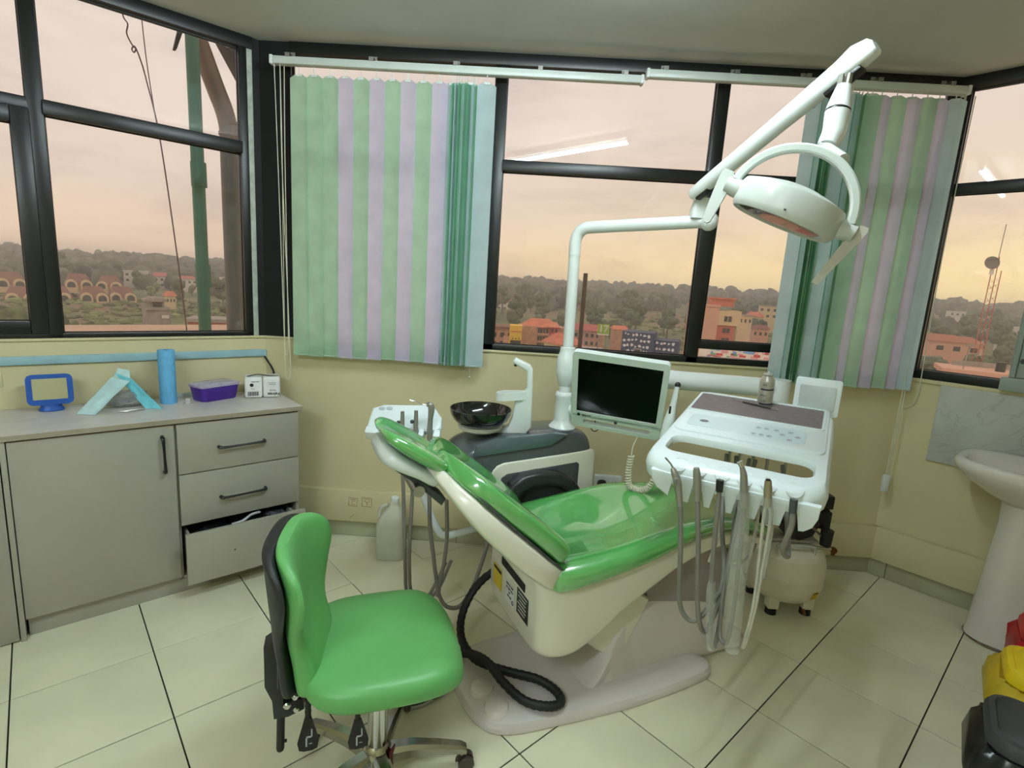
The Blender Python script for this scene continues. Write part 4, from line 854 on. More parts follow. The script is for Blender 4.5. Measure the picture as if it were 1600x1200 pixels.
# handpieces hanging along the front edge: plane coordinates a (along the bar) and z
W0 = V((TW_.x, TW_.y, 0)).normalized(); NH = V((W0.y, -W0.x, 0)); HB = TO_+TD_*-.572
def hp(a, z, d=0.0): p = HB+W0*a+NH*d; return V((p.x, p.y, z))     # d > 0 is towards the viewer
SLV = film_mat('clear_sleeve', S(205, 206, 198), .30)
def holder_group(name, label): return thing(name, label, 'handpiece', hp(0, .6))
ret = lambda a: FT_ @ V((a, -.20, -.085))
def hose_part(t, pts, r=.0072, mt=None, nm='hose'):
    m = MB(); m.tube(pts, r, 8, smooth=6); return m.build(nm, mt or HOSE, t)
t = thing('air_water_syringe', 'grey air-water syringe with a bent steel tip at the left end of the tray', 'syringe', hp(-.12, .9))
m = MB(); m.tube([hp(-.155, 1.004, .02), hp(-.150, .998, .016), hp(-.140, .987, .012), hp(-.130, .972, .010)], .0025, 8); m.build('tip', STEEL, t)
m = MB(); m.tube([hp(-.134, .976, .012), hp(-.126, .962, .012), hp(-.116, .938, .012), hp(-.108, .905, .012), hp(-.100, .870, .012)], [.006, .0105, .012, .010, .008], 12, smooth=3); m.build('handle', mat('satin_grey', S(150, 148, 140), .35, .5), t)
m = MB(); m.box(hp(-.118, .945, .024), (.010, .008, .018), bev=.003); m.build('button', GREYP, t)
hose_part(t, [hp(-.102, .88, .012), hp(-.093, .83, .016), hp(-.083, .74, .016), hp(-.076, .65, .014), hp(-.066, .575, .01), hp(-.045, .536, 0), hp(-.020, .536, -.01), hp(.004, .575, -.03), hp(.03, .66, -.06), hp(-.01, .80, -.16), ret(-.05)])
t = thing('ultrasonic_scaler', 'plain grey scaler handpiece second from the left of the tray', 'handpiece', hp(-.06, .9))
m = MB(); m.tube([hp(-.070, .992, .012), hp(-.067, .975, .012), hp(-.062, .945, .012), hp(-.057, .900, .012)], [.008, .0105, .0115, .0095], 12, smooth=3); m.build('handle', mat('satin_grey', S(150, 148, 140), .35, .5), t)
hose_part(t, [hp(-.058, .91, .012), hp(-.048, .85, .016), hp(-.037, .765, .016), hp(-.024, .63, .014), hp(-.010, .55, .01), hp(.006, .514, 0), hp(.018, .54, -.02), hp(.03, .62, -.05), hp(.03, .78, -.14), ret(-.02)])
t = thing('curing_hose', 'grey hose with a bare black coupling, third from the left of the tray', 'hose', hp(0, .9))
m = MB(); m.cyl(hp(-.006, .972, .010), hp(-.004, .940, .012), .0105, .0095, 12); m.build('coupling', BLACKP, t)
m = MB(); m.cyl(hp(-.0062, .9725, .010), hp(-.006, .9735, .010), .006, n=10); m.build('coupling_face', CHROME, t)
hose_part(t, [hp(-.004, .945, .012), hp(-.001, .88, .016), hp(.003, .78, .016), hp(.008, .70, .016), hp(.011, .665, .016)])
m = MB(); m.tube([hp(.010, .68, .016), hp(.012, .645, .016), hp(.020, .57, .016), hp(.032, .48, .016)], [.010, .014, .0135, .012], 10, smooth=5); m.build('sleeve', SLV, t)
hose_part(t, [hp(.011, .67, .016), hp(.020, .575, .014), hp(.031, .490, .012), hp(.040, .50, -.006), hp(.038, .65, -.06), hp(.03, .85, -.15), ret(.02)], .006)
t = thing('high_speed_handpiece', 'steel-headed handpiece wrapped in a gathered clear sleeve, fourth along the tray', 'handpiece', hp(.05, .9))
m = MB(); m.cyl(hp(.036, 1.034, .012), hp(.044, 1.022, .012), .0085, .0075, 12); m.build('head', CHROME, t)
m = MB(); m.tube([hp(.042, 1.024, .012), hp(.050, 1.000, .012), hp(.056, .960, .012), hp(.062, .915, .012)], [.006, .009, .0105, .0115], 12, smooth=3); m.build('handle', mat('satin_grey', S(150, 148, 140), .35, .5), t)
m = MB(); m.tube([hp(.057, .955, .013), hp(.062, .90, .014), hp(.066, .82, .016), hp(.070, .72, .018), hp(.076, .60, .018), hp(.086, .50, .018)], [.013, .015, .022, .026, .024, .018], 12, smooth=5); m.build('sleeve', SLV, t)
hose_part(t, [hp(.062, .92, .012), hp(.066, .85, .014), hp(.070, .74, .014), hp(.074, .62, .014), hp(.070, .525, .010), hp(.060, .505, .004), hp(.045, .53, -.01), hp(.035, .66, -.05), hp(.04, .85, -.15), ret(.04)], .006)
t = thing('low_speed_handpiece', 'brass-collared coupling with two thin pale tubes, fifth along the tray', 'handpiece', hp(.11, .9))
m = MB(); m.tube([hp(.109, 1.000, .012), hp(.112, .975, .012), hp(.116, .93, .012)], [.0085, .0105, .010], 12); m.build('coupling', mat('pale_brass', S(178, 164, 140), .3, .7), t)
m = MB(); m.cyl(hp(.1085, 1.0035, .012), hp(.109, .997, .012), .006, n=10); m.build('coupling_face', BLACKP, t)
PT = mat('pale_clear_tube', S(186, 182, 168), .3)
hose_part(t, [hp(.113, .94, .012), hp(.112, .90, .016), hp(.117, .78, .018), hp(.120, .64, .018), hp(.110, .52, .014)], .0042, PT)
hose_part(t, [hp(.118, .94, .012), hp(.128, .90, .014), hp(.128, .80, .016), hp(.126, .65, .016), hp(.116, .535, .012), hp(.108, .515, .010)], .0042, PT)
m = MB(); m.tube([hp(.113, .955, .013), hp(.118, .92, .014), hp(.124, .885, .014)], [.012, .0155, .012], 10, smooth=4); m.build('sleeve', SLV, t)
t = thing('spare_hose', 'short dark-tipped grey hose hooked at the right end of the tray', 'hose', hp(.17, .9))
m = MB(); m.cyl(hp(.173, .965, .010), hp(.175, .93, .012), .0095, n=12); m.build('coupling', DKM, t)
hose_part(t, [hp(.175, .935, .012), hp(.178, .90, .016), hp(.172, .86, .014), hp(.166, .82, .0), hp(.18, .79, -.05), hp(.16, .85, -.16), ret(.12)])
# can and probe on the tray mat
can_o = FT_ @ V((.013, .125, .0082)); FCn = basis(can_o, TW_, TD_, TN_)
cn = thing('spray_can', 'small silver spray can without a cap standing on the tray mat', 'can', M=basis(can_o, TW_, TD_, TN_))
CANM = mat('silver_can', S(186, 182, 170), .35, .55, var=.04)
m = MB(FCn); m.lathe([(0, 0), (.024, 0), (.0262, .003), (.0262, .092), (.0245, .098), (.018, .110), (.0165, .113), (.0172, .116), (.0172, .119), (.011, .121), (0, .119)], n=30); m.build('body', CANM, cn)
for z0, z1 in ((.062, .068), (.006, .012)): m = MB(FCn); m.lathe([(.02635, z0), (.0265, z0), (.0265, z1), (.02635, z1)], n=30, a0=rad(230), a1=rad(350)); m.build('band', mat('navy_print', S(30, 32, 60), .4), cn)
for s, z, sz in (('OIL', .083, .010), ('SPRAY', .042, .008), ('ml 300', .022, .006)): text(s, sz, FCn @ basis(V((-.004, -.0272, z)), V((1, 0, 0)), V((0, 0, 1)), V((0, -1, 0))), mat('navy_print', S(30, 32, 60), .4), cn)
m = MB(FCn); m.cyl((0, 0, .118), (0, 0, .127), .003, n=8); m.build('valve', WHITEP, cn)
pr = thing('dental_probe', 'steel double-ended dental probe lying on the dark tray mat', 'probe', FT_ @ V((-.02, .09, .009)))
m = MB(FT_); m.tube([(-.06, .105, .0118), (.040, .078, .0118)], .0032, 8); m.build('handle', mat('dark_steel', S(88, 84, 80), .35, .8), pr)
for sg, a, b, c in ((-1, (-.06, .105, .0118), (-.082, .112, .0108), (-.092, .117, .0125)), (1, (.040, .078, .0118), (.055, .073, .0108), (.062, .068, .0125))):
    m = MB(FT_); m.tube([a, b, c], .0013, 6); m.ball(c, .0032, 8, 6); m.build('tip', CHROME, pr)
# ---------------------------------------------------------------- assistant tray on its bent arm
at = thing('assistant_tray', 'small white assistant instrument holder on a bent white arm beside the headrest', 'instrument holder', (-.45, 2.02, .86))
FA = basis(V((-.45, 2.03, .905)), V((1, 0.03, 0)), V((0, .80, .60)), V((0, -.60, .80)))
m = MB(FA); m.prism([(-.145, -.05), (-.145, .050), (-.10, .072), (.06, .082), (.105, .070), (.140, .02), (.145, -.03), (.13, -.05)], .030, Matrix.Translation(V((0, 0, -.022))), .012, seg=3); m.build('plate', COOLW, at)
for x0, x1 in ((-.145, -.026), (.010, .028), (.060, .082), (.118, .145)): m = MB(FA); m.box(((x0+x1)/2, -.064, -.012), (x1-x0, .034, .048), bev=.006); m.build('holder_block', COOLW, at)
for s in ((-.105, .045), (-.075, .048)): m = MB(FA @ Matrix.Translation(V((s[0], s[1], .008)))); m.lathe([(.012, 0), (.012, .0016), (.009, .002), (0, .002)], Matrix.Diagonal((1.1, .7, 1, 1)), 16); m.build('button', mat('button_grey', S(176, 186, 188), .4), at)
m = MB(); m.tube([(-.445, 2.06, .88), (-.44, 2.08, .80), (-.428, 2.09, .68), (-.36, 2.10, .50), (-.315, 2.105, .405), (-.285, 2.11, .385), (-.22, 2.13, .395), (-.08, 2.19, .42)], .0155, 12, smooth=4); m.build('bent_arm', WHITEP, at)
def suction(name, label, x, ztop, pts, ctl=True):
    t = thing(name, label, 'suction handle', (x, 2.0, .85))
    m = MB(); m.tube([(x, 1.985, ztop), (x+.001, 1.983, ztop-.03), (x+.001, 1.980, ztop-.06), (x+.002, 1.976, ztop-.105)], [.0075, .0085, .0095, .009], 12); m.build('handle', mat('satin_grey', S(150, 148, 140), .35, .5), t)
    m = MB(); m.ball((x-.012, 1.972, ztop-.042), (.008, .008, .008), 10, 8); m.build('valve', DKM, t)
    hose_part(t, pts, .0075); return t
suction('saliva_ejector', 'slim grey suction handle, left one of the two on the assistant holder', -.455, .951, [(-.453, 1.976, .85), (-.448, 1.97, .75), (-.440, 1.97, .62), (-.432, 1.97, .45), (-.425, 1.97, .30), (-.420, 1.975, .20), (-.405, 2.0, .11), (-.37, 2.04, .09), (-.33, 2.09, .14), (-.28, 2.13, .25)])
suction('suction_handle', 'slim grey suction handle, right one of the two on the assistant holder', -.402, .958, [(-.400, 1.976, .86), (-.400, 1.97, .75), (-.405, 1.97, .60), (-.410, 1.97, .42), (-.408, 1.97, .30), (-.400, 1.98, .19), (-.37, 2.02, .12), (-.31, 2.10, .13), (-.26, 2.15, .25)])
t = thing('assistant_syringe', 'grey air-water syringe with a long curved nozzle on the assistant holder', 'syringe', (-.345, 2.0, .86))
m = MB(); m.tube([(-.428, 1.985, .998), (-.405, 1.985, .994), (-.380, 1.985, .984), (-.358, 1.985, .982)], .0022, 8, smooth=4); m.build('nozzle', CHROME, t)
m = MB(); m.tube([(-.362, 1.985, .984), (-.350, 1.985, .984), (-.343, 1.984, .970), (-.345, 1.982, .93), (-.346, 1.980, .88), (-.345, 1.978, .845)], [.008, .013, .013, .010, .011, .0095], 12, smooth=3); m.build('handle', mat('satin_grey', S(150, 148, 140), .35, .5), t)
hose_part(t, [(-.345, 1.978, .85), (-.343, 1.975, .78), (-.338, 1.975, .62), (-.330, 1.975, .48), (-.312, 1.97, .36), (-.295, 1.965, .26), (-.278, 1.96, .19), (-.245, 1.96, .148), (-.195, 1.97, .150), (-.150, 1.99, .22), (-.115, 2.01, .34), (-.09, 2.05, .45)], .0085)
hose_part(t, [(-.27, 1.985, .60), (-.262, 1.98, .45), (-.268, 1.97, .34), (-.280, 1.965, .25), (-.288, 1.965, .19)], .008)
# ---------------------------------------------------------------- green stool
SA = rad(20); FS_ = basis(V((-.352, 1.318, 0)), V((math.cos(SA), math.sin(SA), 0)), V((-math.sin(SA), math.cos(SA), 0)), UZ)
STG = mat('lime_green_vinyl', S(97, 166, 94), .42, var=.04, vs=8, bump=.04, bs=400)
st = thing('operator_stool', 'lime green operator stool with a black-backed backrest and chrome star base', 'stool', M=FS_)
def plan(hx, hy, e=3.4, n=40, ox=0.0): return [(x+ox, y) for x, y in selip(hx, hy, e, n)]
m = MB(FS_); m.loops([[(x*k+.012, y*k, z-.030*max(0, (x*k-.10)/.11)**2*(1 if z > .40 else .25)) for x, y in plan(.212, .222)] for k, z in ((.30, .414), (.90, .416), (.965, .420), (.995, .430), (1.0, .446), (.985, .462), (.945, .474), (.87, .482), (.70, .484), (.45, .481), (.2, .479))]); m.build('seat', STG, st, ang=60)
m = MB(FS_); m.box((0, 0, .402), (.22, .20, .028), bev=.006); m.build('seat_plate', BLACKP, st)
def sm6(S_, k=4):
    out = []
    for i in range(len(S_)-1):
        p0, p1, p2, p3 = S_[max(0, i-1)], S_[i], S_[i+1], S_[min(len(S_)-1, i+2)]
        for j in range(k): t = j/k; out.append(tuple(.5*(2*b+(c-a)*t+(2*a-5*b+4*c-d)*t*t+(-a+3*b-3*c+d)*t**3) for a, b, c, d in zip(p0, p1, p2, p3)))
    out.append(S_[-1]); return out
BR = Matrix.Translation(V((-.205, 0, 0))) @ Matrix.Rotation(rad(-9), 4, 'Z') @ Matrix.Translation(V((.205, 0, 0)))
def bsec(z, hw, t0, t1, cur, lean):
    out = []
    for a, b in selip(hw, (t1-t0)/2, 3.2, 28): out.append(BR @ V((-.205+lean+(t0+t1)/2+b+cur*(a/.17)**2, a, z)))
    return out
B_ = [(.396, .06, -.012, .030, .0, .024), (.406, .105, -.020, .046, .004, .024), (.44, .132, -.020, .056, .008, .020), (.50, .132, -.018, .052, .012, .010), (.56, .138, -.018, .042, .022, -.002), (.63, .165, -.018, .034, .040, -.014), (.70, .185, -.018, .032, .050, -.024), (.755, .178, -.016, .032, .048, -.030), (.790, .145, -.012, .030, .034, -.034), (.808, .085, -.004, .022, .014, -.035)]
m = MB(FS_); m.loops([bsec(*q) for q in sm6(B_)]); m.build('backrest', STG, st, ang=60)
B2 = [(z-.002, hw*.985, t0-.030, t0+.004, cur, lean) for z, hw, t0, t1, cur, lean in B_]
m = MB(FS_); m.loops([bsec(*q) for q in sm6(B2)]); m.build('back_shell', mat('black_textured_shell', S(26, 27, 28), .5, bump=.15, bs=300), st, ang=60)
m = MB(FS_); m.prism([(-.100, .43), (.100, .43), (.085, .62), (.0, .66), (-.085, .62)], .018, basis((-.236, 0, 0), (0, -1, 0), (0, 0, 1), (-1, 0, 0)), .006); m.build('back_plate', BLACKP, st)
m = MB(FS_); m.prism([(-.292, .50), (-.262, .52), (-.250, .40), (-.245, .33), (-.20, .335), (-.196, .300), (-.235, .285), (-.272, .285), (-.275, .34), (-.292, .385)], .052, basis((0, .026, 0), (1, 0, 0), (0, 0, 1), (0, -1, 0)), .004); br_ = m.build('tilt_bracket', BLACKP, st)
for x, z, r_ in ((-.238, .322, .010), (-.216, .306, .008), (-.218, .345, .009)):
    m = MB(FS_); m.lathe([(r_, 0), (r_, .003), (r_*.7, .006), (0, .006)], basis((x, -.0265, z), (1, 0, 0), (0, 0, 1), (0, -1, 0)), 14); m.build('bolt', CHROME, br_)
m = MB(FS_); m.box((-.15, 0, .350), (.17, .045, .012), bev=.003); m.build('back_bar', BLACKP, st)
m = MB(FS_); m.cyl((-.255, -.01, .29), (-.258, -.015, .185), .0105, n=10); m.ball((-.258, -.015, .185), .0105, 10, 6); m.box((-.247, -.015, .205), (.012, .006, .006)); m.build('adjusting_rod', BLACKP, st)
def lever(x, y0, y1, z0, z1, ribbed):
    p0, p1 = V((x, y0, z0)), V((x+.002, y1, z1)); d = (p1-p0).normalized()
    m = MB(FS_); k = 15; m.tube([p0+(p1-p0)*(i/k*.62) for i in range(k+1)], [(.0085 if (i % 2 and ribbed) else .0072) for i in range(k+1)], 10); lv = m.build('lever', BLACKP, st)
    q = p0+(p1-p0)*.55; yd = d; xd = V((1, 0, 0)); zd = xd.cross(yd)
    FQ = basis(q, xd, yd, zd); L_ = (p1-q).length
    m = MB(FS_ @ FQ); m.prism([(-.009, 0), (.009, 0), (.026, L_*.72), (.022, L_*.95), (.010, L_), (-.010, L_), (-.022, L_*.95), (-.026, L_*.72)][::-1], .014, Matrix.Translation(V((0, 0, -.007))), .004); pd = m.build('paddle', BLACKP, lv)
    for sg in (-1, 1):
        m = MB(FS_ @ FQ @ Matrix.Translation(V((0, L_*.62, sg*.0078)))); 
        for c, s_ in (((-.004, .008, 0), (.004, .020, .0006)), ((.002, -.004, 0), (.012, .004, .0006)), ((.009, -.013, 0), (.0035, .018, .0006)), ((.006, .012, 0), (.008, .002, .0006))): m.box(c, s_)
        m.build('seat_symbol', mat('silver_print', S(170, 172, 172), .4), pd)
lever(-.185, -.045, -.105, .405, .248, True); lever(-.062, -.085, -.130, .40, .248, False)
m = MB(FS_); m.cyl((0, 0, .275), (0, 0, .408), .0235, n=20); m.build('gas_spring', BLACKP, st)
m = MB(FS_); m.lathe([(.0, .065), (.030, .065), (.0285, .10), (.0275, .285), (.0275, .29), (.024, .292)], n=24); m.build('gas_column', CHROME, st)
ALU = mat('polished_aluminium', S(176, 174, 166), .16, 1.0, var=.05)
m = MB(FS_); m.lathe([(0, .060), (.036, .060), (.044, .072), (.044, .105), (.036, .122), (.029, .130)], n=24); m.build('base_hub', ALU, st)
BRN = mat('brown_black_wheel', S(64, 54, 48), .4, var=.1)
for i in range(5):
    a = rad(13-20+72*i); dx = V((math.cos(a), math.sin(a), 0)); dy = V((-dx.y, dx.x, 0))
    FLg = FS_ @ basis(V((0, 0, 0)), dx, dy, UZ)
    m = MB(FLg); m.loops([[(r_, y*w, z+zz*h) for y, zz in ((-1, -1), (1, -1), (1, .4), (.6, 1), (-.6, 1), (-1, .4))] for r_, w, z, h in ((.030, .024, .092, .022), (.10, .022, .098, .018), (.18, .019, .090, .014), (.245, .017, .078, .012), (.262, .014, .070, .010))]); lg = m.build('leg', ALU, st)
    m = MB(FLg); m.cyl((.250, 0, .050), (.250, 0, .072), .007, n=8); m.build('stem', STEEL, lg)
    for sg in (-1, 1): m = MB(FLg); m.lathe([(0, -.009), (.020, -.009), (.0245, -.005), (.0245, .005), (.020, .009), (0, .009)], basis((.262, sg*.0125, .0255), (1, 0, 0), (0, 0, 1), (0, -1, 0)), 18); m.build('wheel', BRN, lg)
    m = MB(FLg); m.lathe([(0, -.004), (.012, -.004), (.028, -.004), (.028, .004), (0, .004)], basis((.258, 0, .028), (1, 0, 0), (0, 0, 1), (0, -1, 0)), 14, 0, PI); m.build('hood', BRN, lg)
m = MB(FS_); m.prism([(-.012, .066), (.012, .066), (.016, .125), (-.010, .12)], .004, basis((.036, -.030, 0), (.6, .8, 0), (0, 0, 1), (.8, -.6, 0))); m.build('red_sticker', mat('dark_red_sticker', S(96, 24, 34), .5), st)
# ---------------------------------------------------------------- jug on the floor
jg = thing('plastic_jug', 'translucent white plastic jug on the floor by the low back-wall ledge', 'jug', (-.612, 2.545, 0))
FJ = basis(V((-.640, 2.60, 0)), V((1, .05, 0)).normalized(), V((-.05, 1, 0)).normalized(), UZ)
HD = mat('milky_hdpe', S(222, 222, 206), .4, var=.03, transl=.35)
m = MB(FJ); m.loops([[(x*w+dx, y*d, z*.84) for x, y in rrect(1, 1, .22, 5)] for w, d, z, dx in ((.125, .10, 0, 0), (.140, .115, .006, 0), (.145, .118, .05, 0), (.145, .118, .225, 0), (.138, .112, .250, .002), (.100, .08, .300, .008), (.055, .05, .340, .014), (.040, .040, .352, .015), (.040, .040, .372, .015))]); m.build('body', HD, jg, ang=50)
m = MB(FJ); m.lathe([(0, .312), (.021, .312), (.022, .316), (.022, .330), (.020, .333), (0, .333)], Matrix.Translation(V((.015, 0, 0))), 18); m.build('cap', WHITEP, jg)
m = MB(FJ); m.tube([(-.02, 0, .290), (-.052, 0, .272), (-.064, 0, .242), (-.060, 0, .212)], .011, 8, smooth=4); m.build('handle', HD, jg)
# ---------------------------------------------------------------- air compressor
cp = thing('air_compressor', 'white-tanked air compressor with black motor behind the delivery tray', 'compressor', (1.31, 2.42, 0))
CP = Matrix.Translation(V((1.325, 2.42, 0)))
TANK = mat('cream_white_tank', S(226, 218, 200), .35, var=.03, vs=6)
m = MB(CP); m.lathe([(0, .055), (.08, .060), (.135, .078), (.168, .112), (.180, .155), (.181, .20), (.1825, .205), (.181, .21), (.180, .25), (.168, .295), (.135, .325), (.09, .338), (0, .342)], n=40); tk = m.build('tank', TANK, cp)
for a in (232, 318, 52, 142):
    c_ = V((.125*math.cos(rad(a)), .125*math.sin(rad(a)), 0)); m = MB(CP); m.box(c_+V((0, 0, .075)), (.05, .05, .08), bev=.004); lg = m.build('leg', TANK, cp)
    m = MB(CP); m.cyl(c_, c_+V((0, 0, .036)), .026, .024, 14); m.build('rubber_foot', RUBBER, lg)
m = MB(CP); m.tube([(-.10, -.115, .315), (-.10, -.115, .345), (-.085, -.115, .358), (.055, -.115, .358), (.072, -.115, .345), (.072, -.115, .312)], .0065, 8, smooth=3); m.build('handle', mat('grey_handle', S(176, 176, 168), .4), cp)
m = MB(CP); m.box((-.01, .01, .350), (.27, .12, .016), bev=.004); m.build('bed_plate', mat('grey_handle', S(176, 176, 168), .4), cp)
CPB = mat('black_cast_iron', S(17, 17, 18), .45, var=.2, vs=20, bump=.1, bs=80)
m = MB(CP); m.lathe([(0, -.075), (.075, -.075), (.086, -.06), (.086, .06), (.075, .075), (0, .075)], basis((.015, -.01, .450), (1, 0, 0), (0, 0, 1), (0, -1, 0)), 8); m.build('motor', CPB, cp)
for sx3, dz in ((-1, 0), (1, 0)):
    m = MB(CP); m.box((sx3*.125, .0, .460), (.085, .09, .085), bev=.006); hd2 = m.build('cylinder_head', CPB, cp)
    m = MB(CP); m.box((sx3*.135, .0, .545), (.075, .075, .065), bev=.006); m.build('air_filter', CPB, cp)
    for k in range(5): m = MB(CP); m.box((sx3*(.10+.012*k), 0, .506), (.004, .095, .018)); m.build('cooling_fin', CPB, hd2)
m = MB(CP); m.tube([(-.06, -.06, .515), (.0, -.085, .50), (.05, -.09, .45), (.11, -.08, .40)], .006, 8, smooth=5); m.build('pipe', STEEL, cp)
m = MB(CP); m.cyl((.135, -.08, .355), (.135, -.08, .43), .024, .028, 14); m.build('regulator', CPB, cp)
m = MB(CP); m.cyl((.06, -.10, .352), (.155, -.10, .345), .007, n=8); m.build('outlet_pipe', STEEL, cp)
m = MB(CP); m.lathe([(0, -.008), (.014, -.008), (.016, 0), (.014, .008), (0, .008)], basis((.165, -.10, .342), (1, 0, 0), (0, 0, 1), (0, -1, 0)), 12); m.cyl((.165, -.10, .318), (.165, -.10, .338), .009, n=10); m.build('brass_valve', mat('dull_brass', S(120, 78, 44), .35, .8), cp)
m = MB(CP); m.prism(rrect(.040, .040, .003, 2), .0012, basis((.080, -.158, .138), (.88, .47, 0), (.12, -.22, .97), (.45, -.85, -.25))); wl = m.build('warning_label', mat('yellow_label', S(206, 180, 30), .45), cp)
m = MB(CP); m.box((0, .014, .0014), (.032, .005, .0006), basis((.080, -.158, .138), (.88, .47, 0), (.12, -.22, .97), (.45, -.85, -.25))); m.build('print', INK, wl)
m = MB(CP); m.cyl((.055, -.13, .05), (.055, -.15, .035), .008, n=8); m.build('drain_cock', mat('dull_brass', S(120, 78, 44), .35, .8), cp)
m = MB(); m.tube([(1.16, 2.37, .34), (1.12, 2.33, .29), (1.05, 2.28, .26), (.98, 2.26, .255)], .006, 8, smooth=5); m.build('air_hose', HOSE, cp)
# ---------------------------------------------------------------- wall sockets
def socket(xc, zc, w, lab, plugx, sock):
    t = thing('wall_socket', lab, 'socket', (xc, 2.80, zc-.04))
    m = MB(); m.prism(rrect(w, .082, .006, 3), .024, basis((xc, 2.799, zc), (1, 0, 0), (0, 0, 1), (0, -1, 0)), .004); m.build('plate', WHITEP, t)
    for x in ((xc-.010, xc+.010) if w > .12 else (xc+.022,)): m = MB(); m.box((x, 2.7735, zc+.008), (.010, .005, .018), bev=.001); m.build('switch', WHITEP, t)
    if sock is not None:
        for dx, dz, s_ in ((0, .008, (.005, .002, .009)), (-.011, -.010, (.008, .002, .005)), (.011, -.010, (.008, .002, .005))): m = MB(); m.box((sock+dx, 2.7748, zc+dz), s_); m.build('pin_hole', BLACKP, t)
    pg = thing('power_plug', 'black plug in the '+('double' if w > .12 else 'single')+' wall socket with its cord', 'plug', (plugx, 2.775, zc-.03))
    m = MB(); m.prism([(p_[0], p_[1]) for p_ in selip(.026, .027, 2.6, 18)], .036, basis((plugx, 2.7745, zc-.008), (1, 0, 0), (0, 0, 1), (0, -1, 0)), .008); m.build('body', RUBBER, pg)
    m = MB(); m.tube([(plugx, 2.752, zc-.032), (plugx+.004, 2.748, zc-.075), (plugx+.05, 2.745, zc-.115), (plugx+.12, 2.755, zc-.105), (plugx+.20, 2.758, zc-.125)], .004, 6, smooth=5); m.build('cord', RUBBER, pg)
socket(.506, .424, .150, 'white double wall socket above the ledge left of the coiled lead', .472, .545)
socket(.934, .400, .098, 'white single wall socket on the back wall behind the delivery tray', .925, None)
# two scribbled pen squares on the ledge and a dark speck
PEN = mat('brown_pen_line', S(140, 92, 60), .8)
def pen(x, z, w, strokes):
    for s in strokes: m = MB(); m.tube([(x+a*w, 2.7652, z+b*w) for a, b in s], .0011, 5); struct(m.build('pen_mark', PEN, bpy.data.objects['trim_1']))
sq_ = [(-.5, -.45), (.45, -.5), (.5, .45), (-.45, .5), (-.5, -.45)]
pen(-.900, .216, .050, [sq_, [(-.3, .3), (.3, .3)], [(.25, .1), (-.1, .1), (-.1, -.3), (.25, -.3)]])
pen(-.822, .220, .055, [sq_, [(-.3, .32), (.3, .32)], [(-.25, .15), (0, -.05), (.28, .15)], [(0, -.05), (0, -.35)]])
pen(-.905, .130, .030, [[(-.4, -.3), (.4, .4)]])
# ---------------------------------------------------------------- wash basin, splashback and metal cabinet on the right wall
CER = mat('white_ceramic', S(220, 214, 208), .18, var=.02, vs=5, coat=.4)
wb = thing('wash_basin', 'white ceramic pedestal wash basin by the right wall under the grey splashback', 'basin', (2.25, 2.19, 0))
FW = basis(epoint(ER-.018, .095, 0), -E2, -E1, UZ)                        # x along the wall to the right, y out of the wall
m = MB(FW); m.loops([[(x*w, y*d+.20-yo, z) for x, y in selip(1, 1, 2.6, 36)] for w, d, z, yo in ((.085, .080, 0, 0), (.116, .108, .012, 0), (.112, .104, .06, 0), (.096, .090, .35, 0), (.086, .084, .55, .0), (.092, .088, .69, 0))]); m.build('pedestal', CER, wb, ang=50)
def brim(w, y0, y1, z, e=2.6): return [(x*w, (y0+y1)/2+y*(y1-y0)/2, z) for x, y in selip(1, 1, e, 44)]
m = MB(FW); m.loops([brim(.09, .10, .30, .655), brim(.155, .05, .35, .690), brim(.235, .015, .42, .748), brim(.268, .003, .450, .786), brim(.275, .0, .455, .812), brim(.264, .002, .447, .828), brim(.250, .010, .435, .832), brim(.228, .10, .415, .826), brim(.205, .12, .395, .790), brim(.14, .16, .34, .730), brim(.05, .21, .27, .712)]); m.build('bowl', CER, wb, ang=60)
m = MB(FW); m.lathe([(.020, .7125), (.020, .7155), (.012, .716), (0, .714)], Matrix.Translation(V((0, .24, 0))), 18); m.build('drain', CHROME, wb)
m = MB(FW); m.cyl((0, .055, .830), (0, .055, .875), .019, .016, 16); m.tube([(0, .055, .868), (0, .10, .885), (0, .15, .880), (0, .165, .862)], .011, 10, smooth=4); tp_ = m.build('tap', CHROME, wb)
m = MB(FW); m.cyl((0, .055, .875), (0, .055, .895), .018, .014, 14); m.box((0, .09, .902), (.016, .07, .008), bev=.003); m.build('tap_lever', CHROME, tp_)
m = MB(FW); m.lathe([(.117, .0), (.121, .006), (.114, .013)], Matrix.Translation(V((0, .20, .0))) @ Matrix.Diagonal((1.0, .955, 1, 1)), 36); m.build('base_sealant', mat('brown_stained_sealant', S(104, 86, 70), .8, var=.3, vs=20), wb)
gr = MB(); wbox(gr, F_RIGHT, .158, 1.25, .707, 1.096, .001, .016, .002); gm = gr.build('splashback', mat('grey_marble', S(186, 190, 184), .28, var=.08, vs=5), None)
tag(gm, 'grey marbled splashback slab on the right wall behind the basin', 'splashback')
gv = gm.data.materials[0].node_tree; pb_ = gv.nodes['Principled BSDF']; lk = pb_.inputs['Base Color'].links[0].from_socket
co_ = nd(gv, 'ShaderNodeTexCoord'); n1 = nd(gv, 'ShaderNodeTexNoise'); n1.inputs['Scale'].default_value = 3.5; n1.inputs['Detail'].default_value = 6; n1.inputs['Distortion'].default_value = 1.2; gv.links.new(co_.outputs['Object'], n1.inputs['Vector'])
vn = ramp(gv, [(.485, (1, 1, 1, 1)), (.497, (.80, .80, .80, 1)), (.51, (1, 1, 1, 1))], n1.outputs[0]); gv.links.new(mixc(gv, 1.0, lk, vn, 'MULTIPLY'), pb_.inputs['Base Color'])
mc = thing('metal_cabinet', 'grey-green metal sliding cabinet on the right window sill at the frame edge', 'cabinet', F_RIGHT @ V((.65, SILL, .06)))
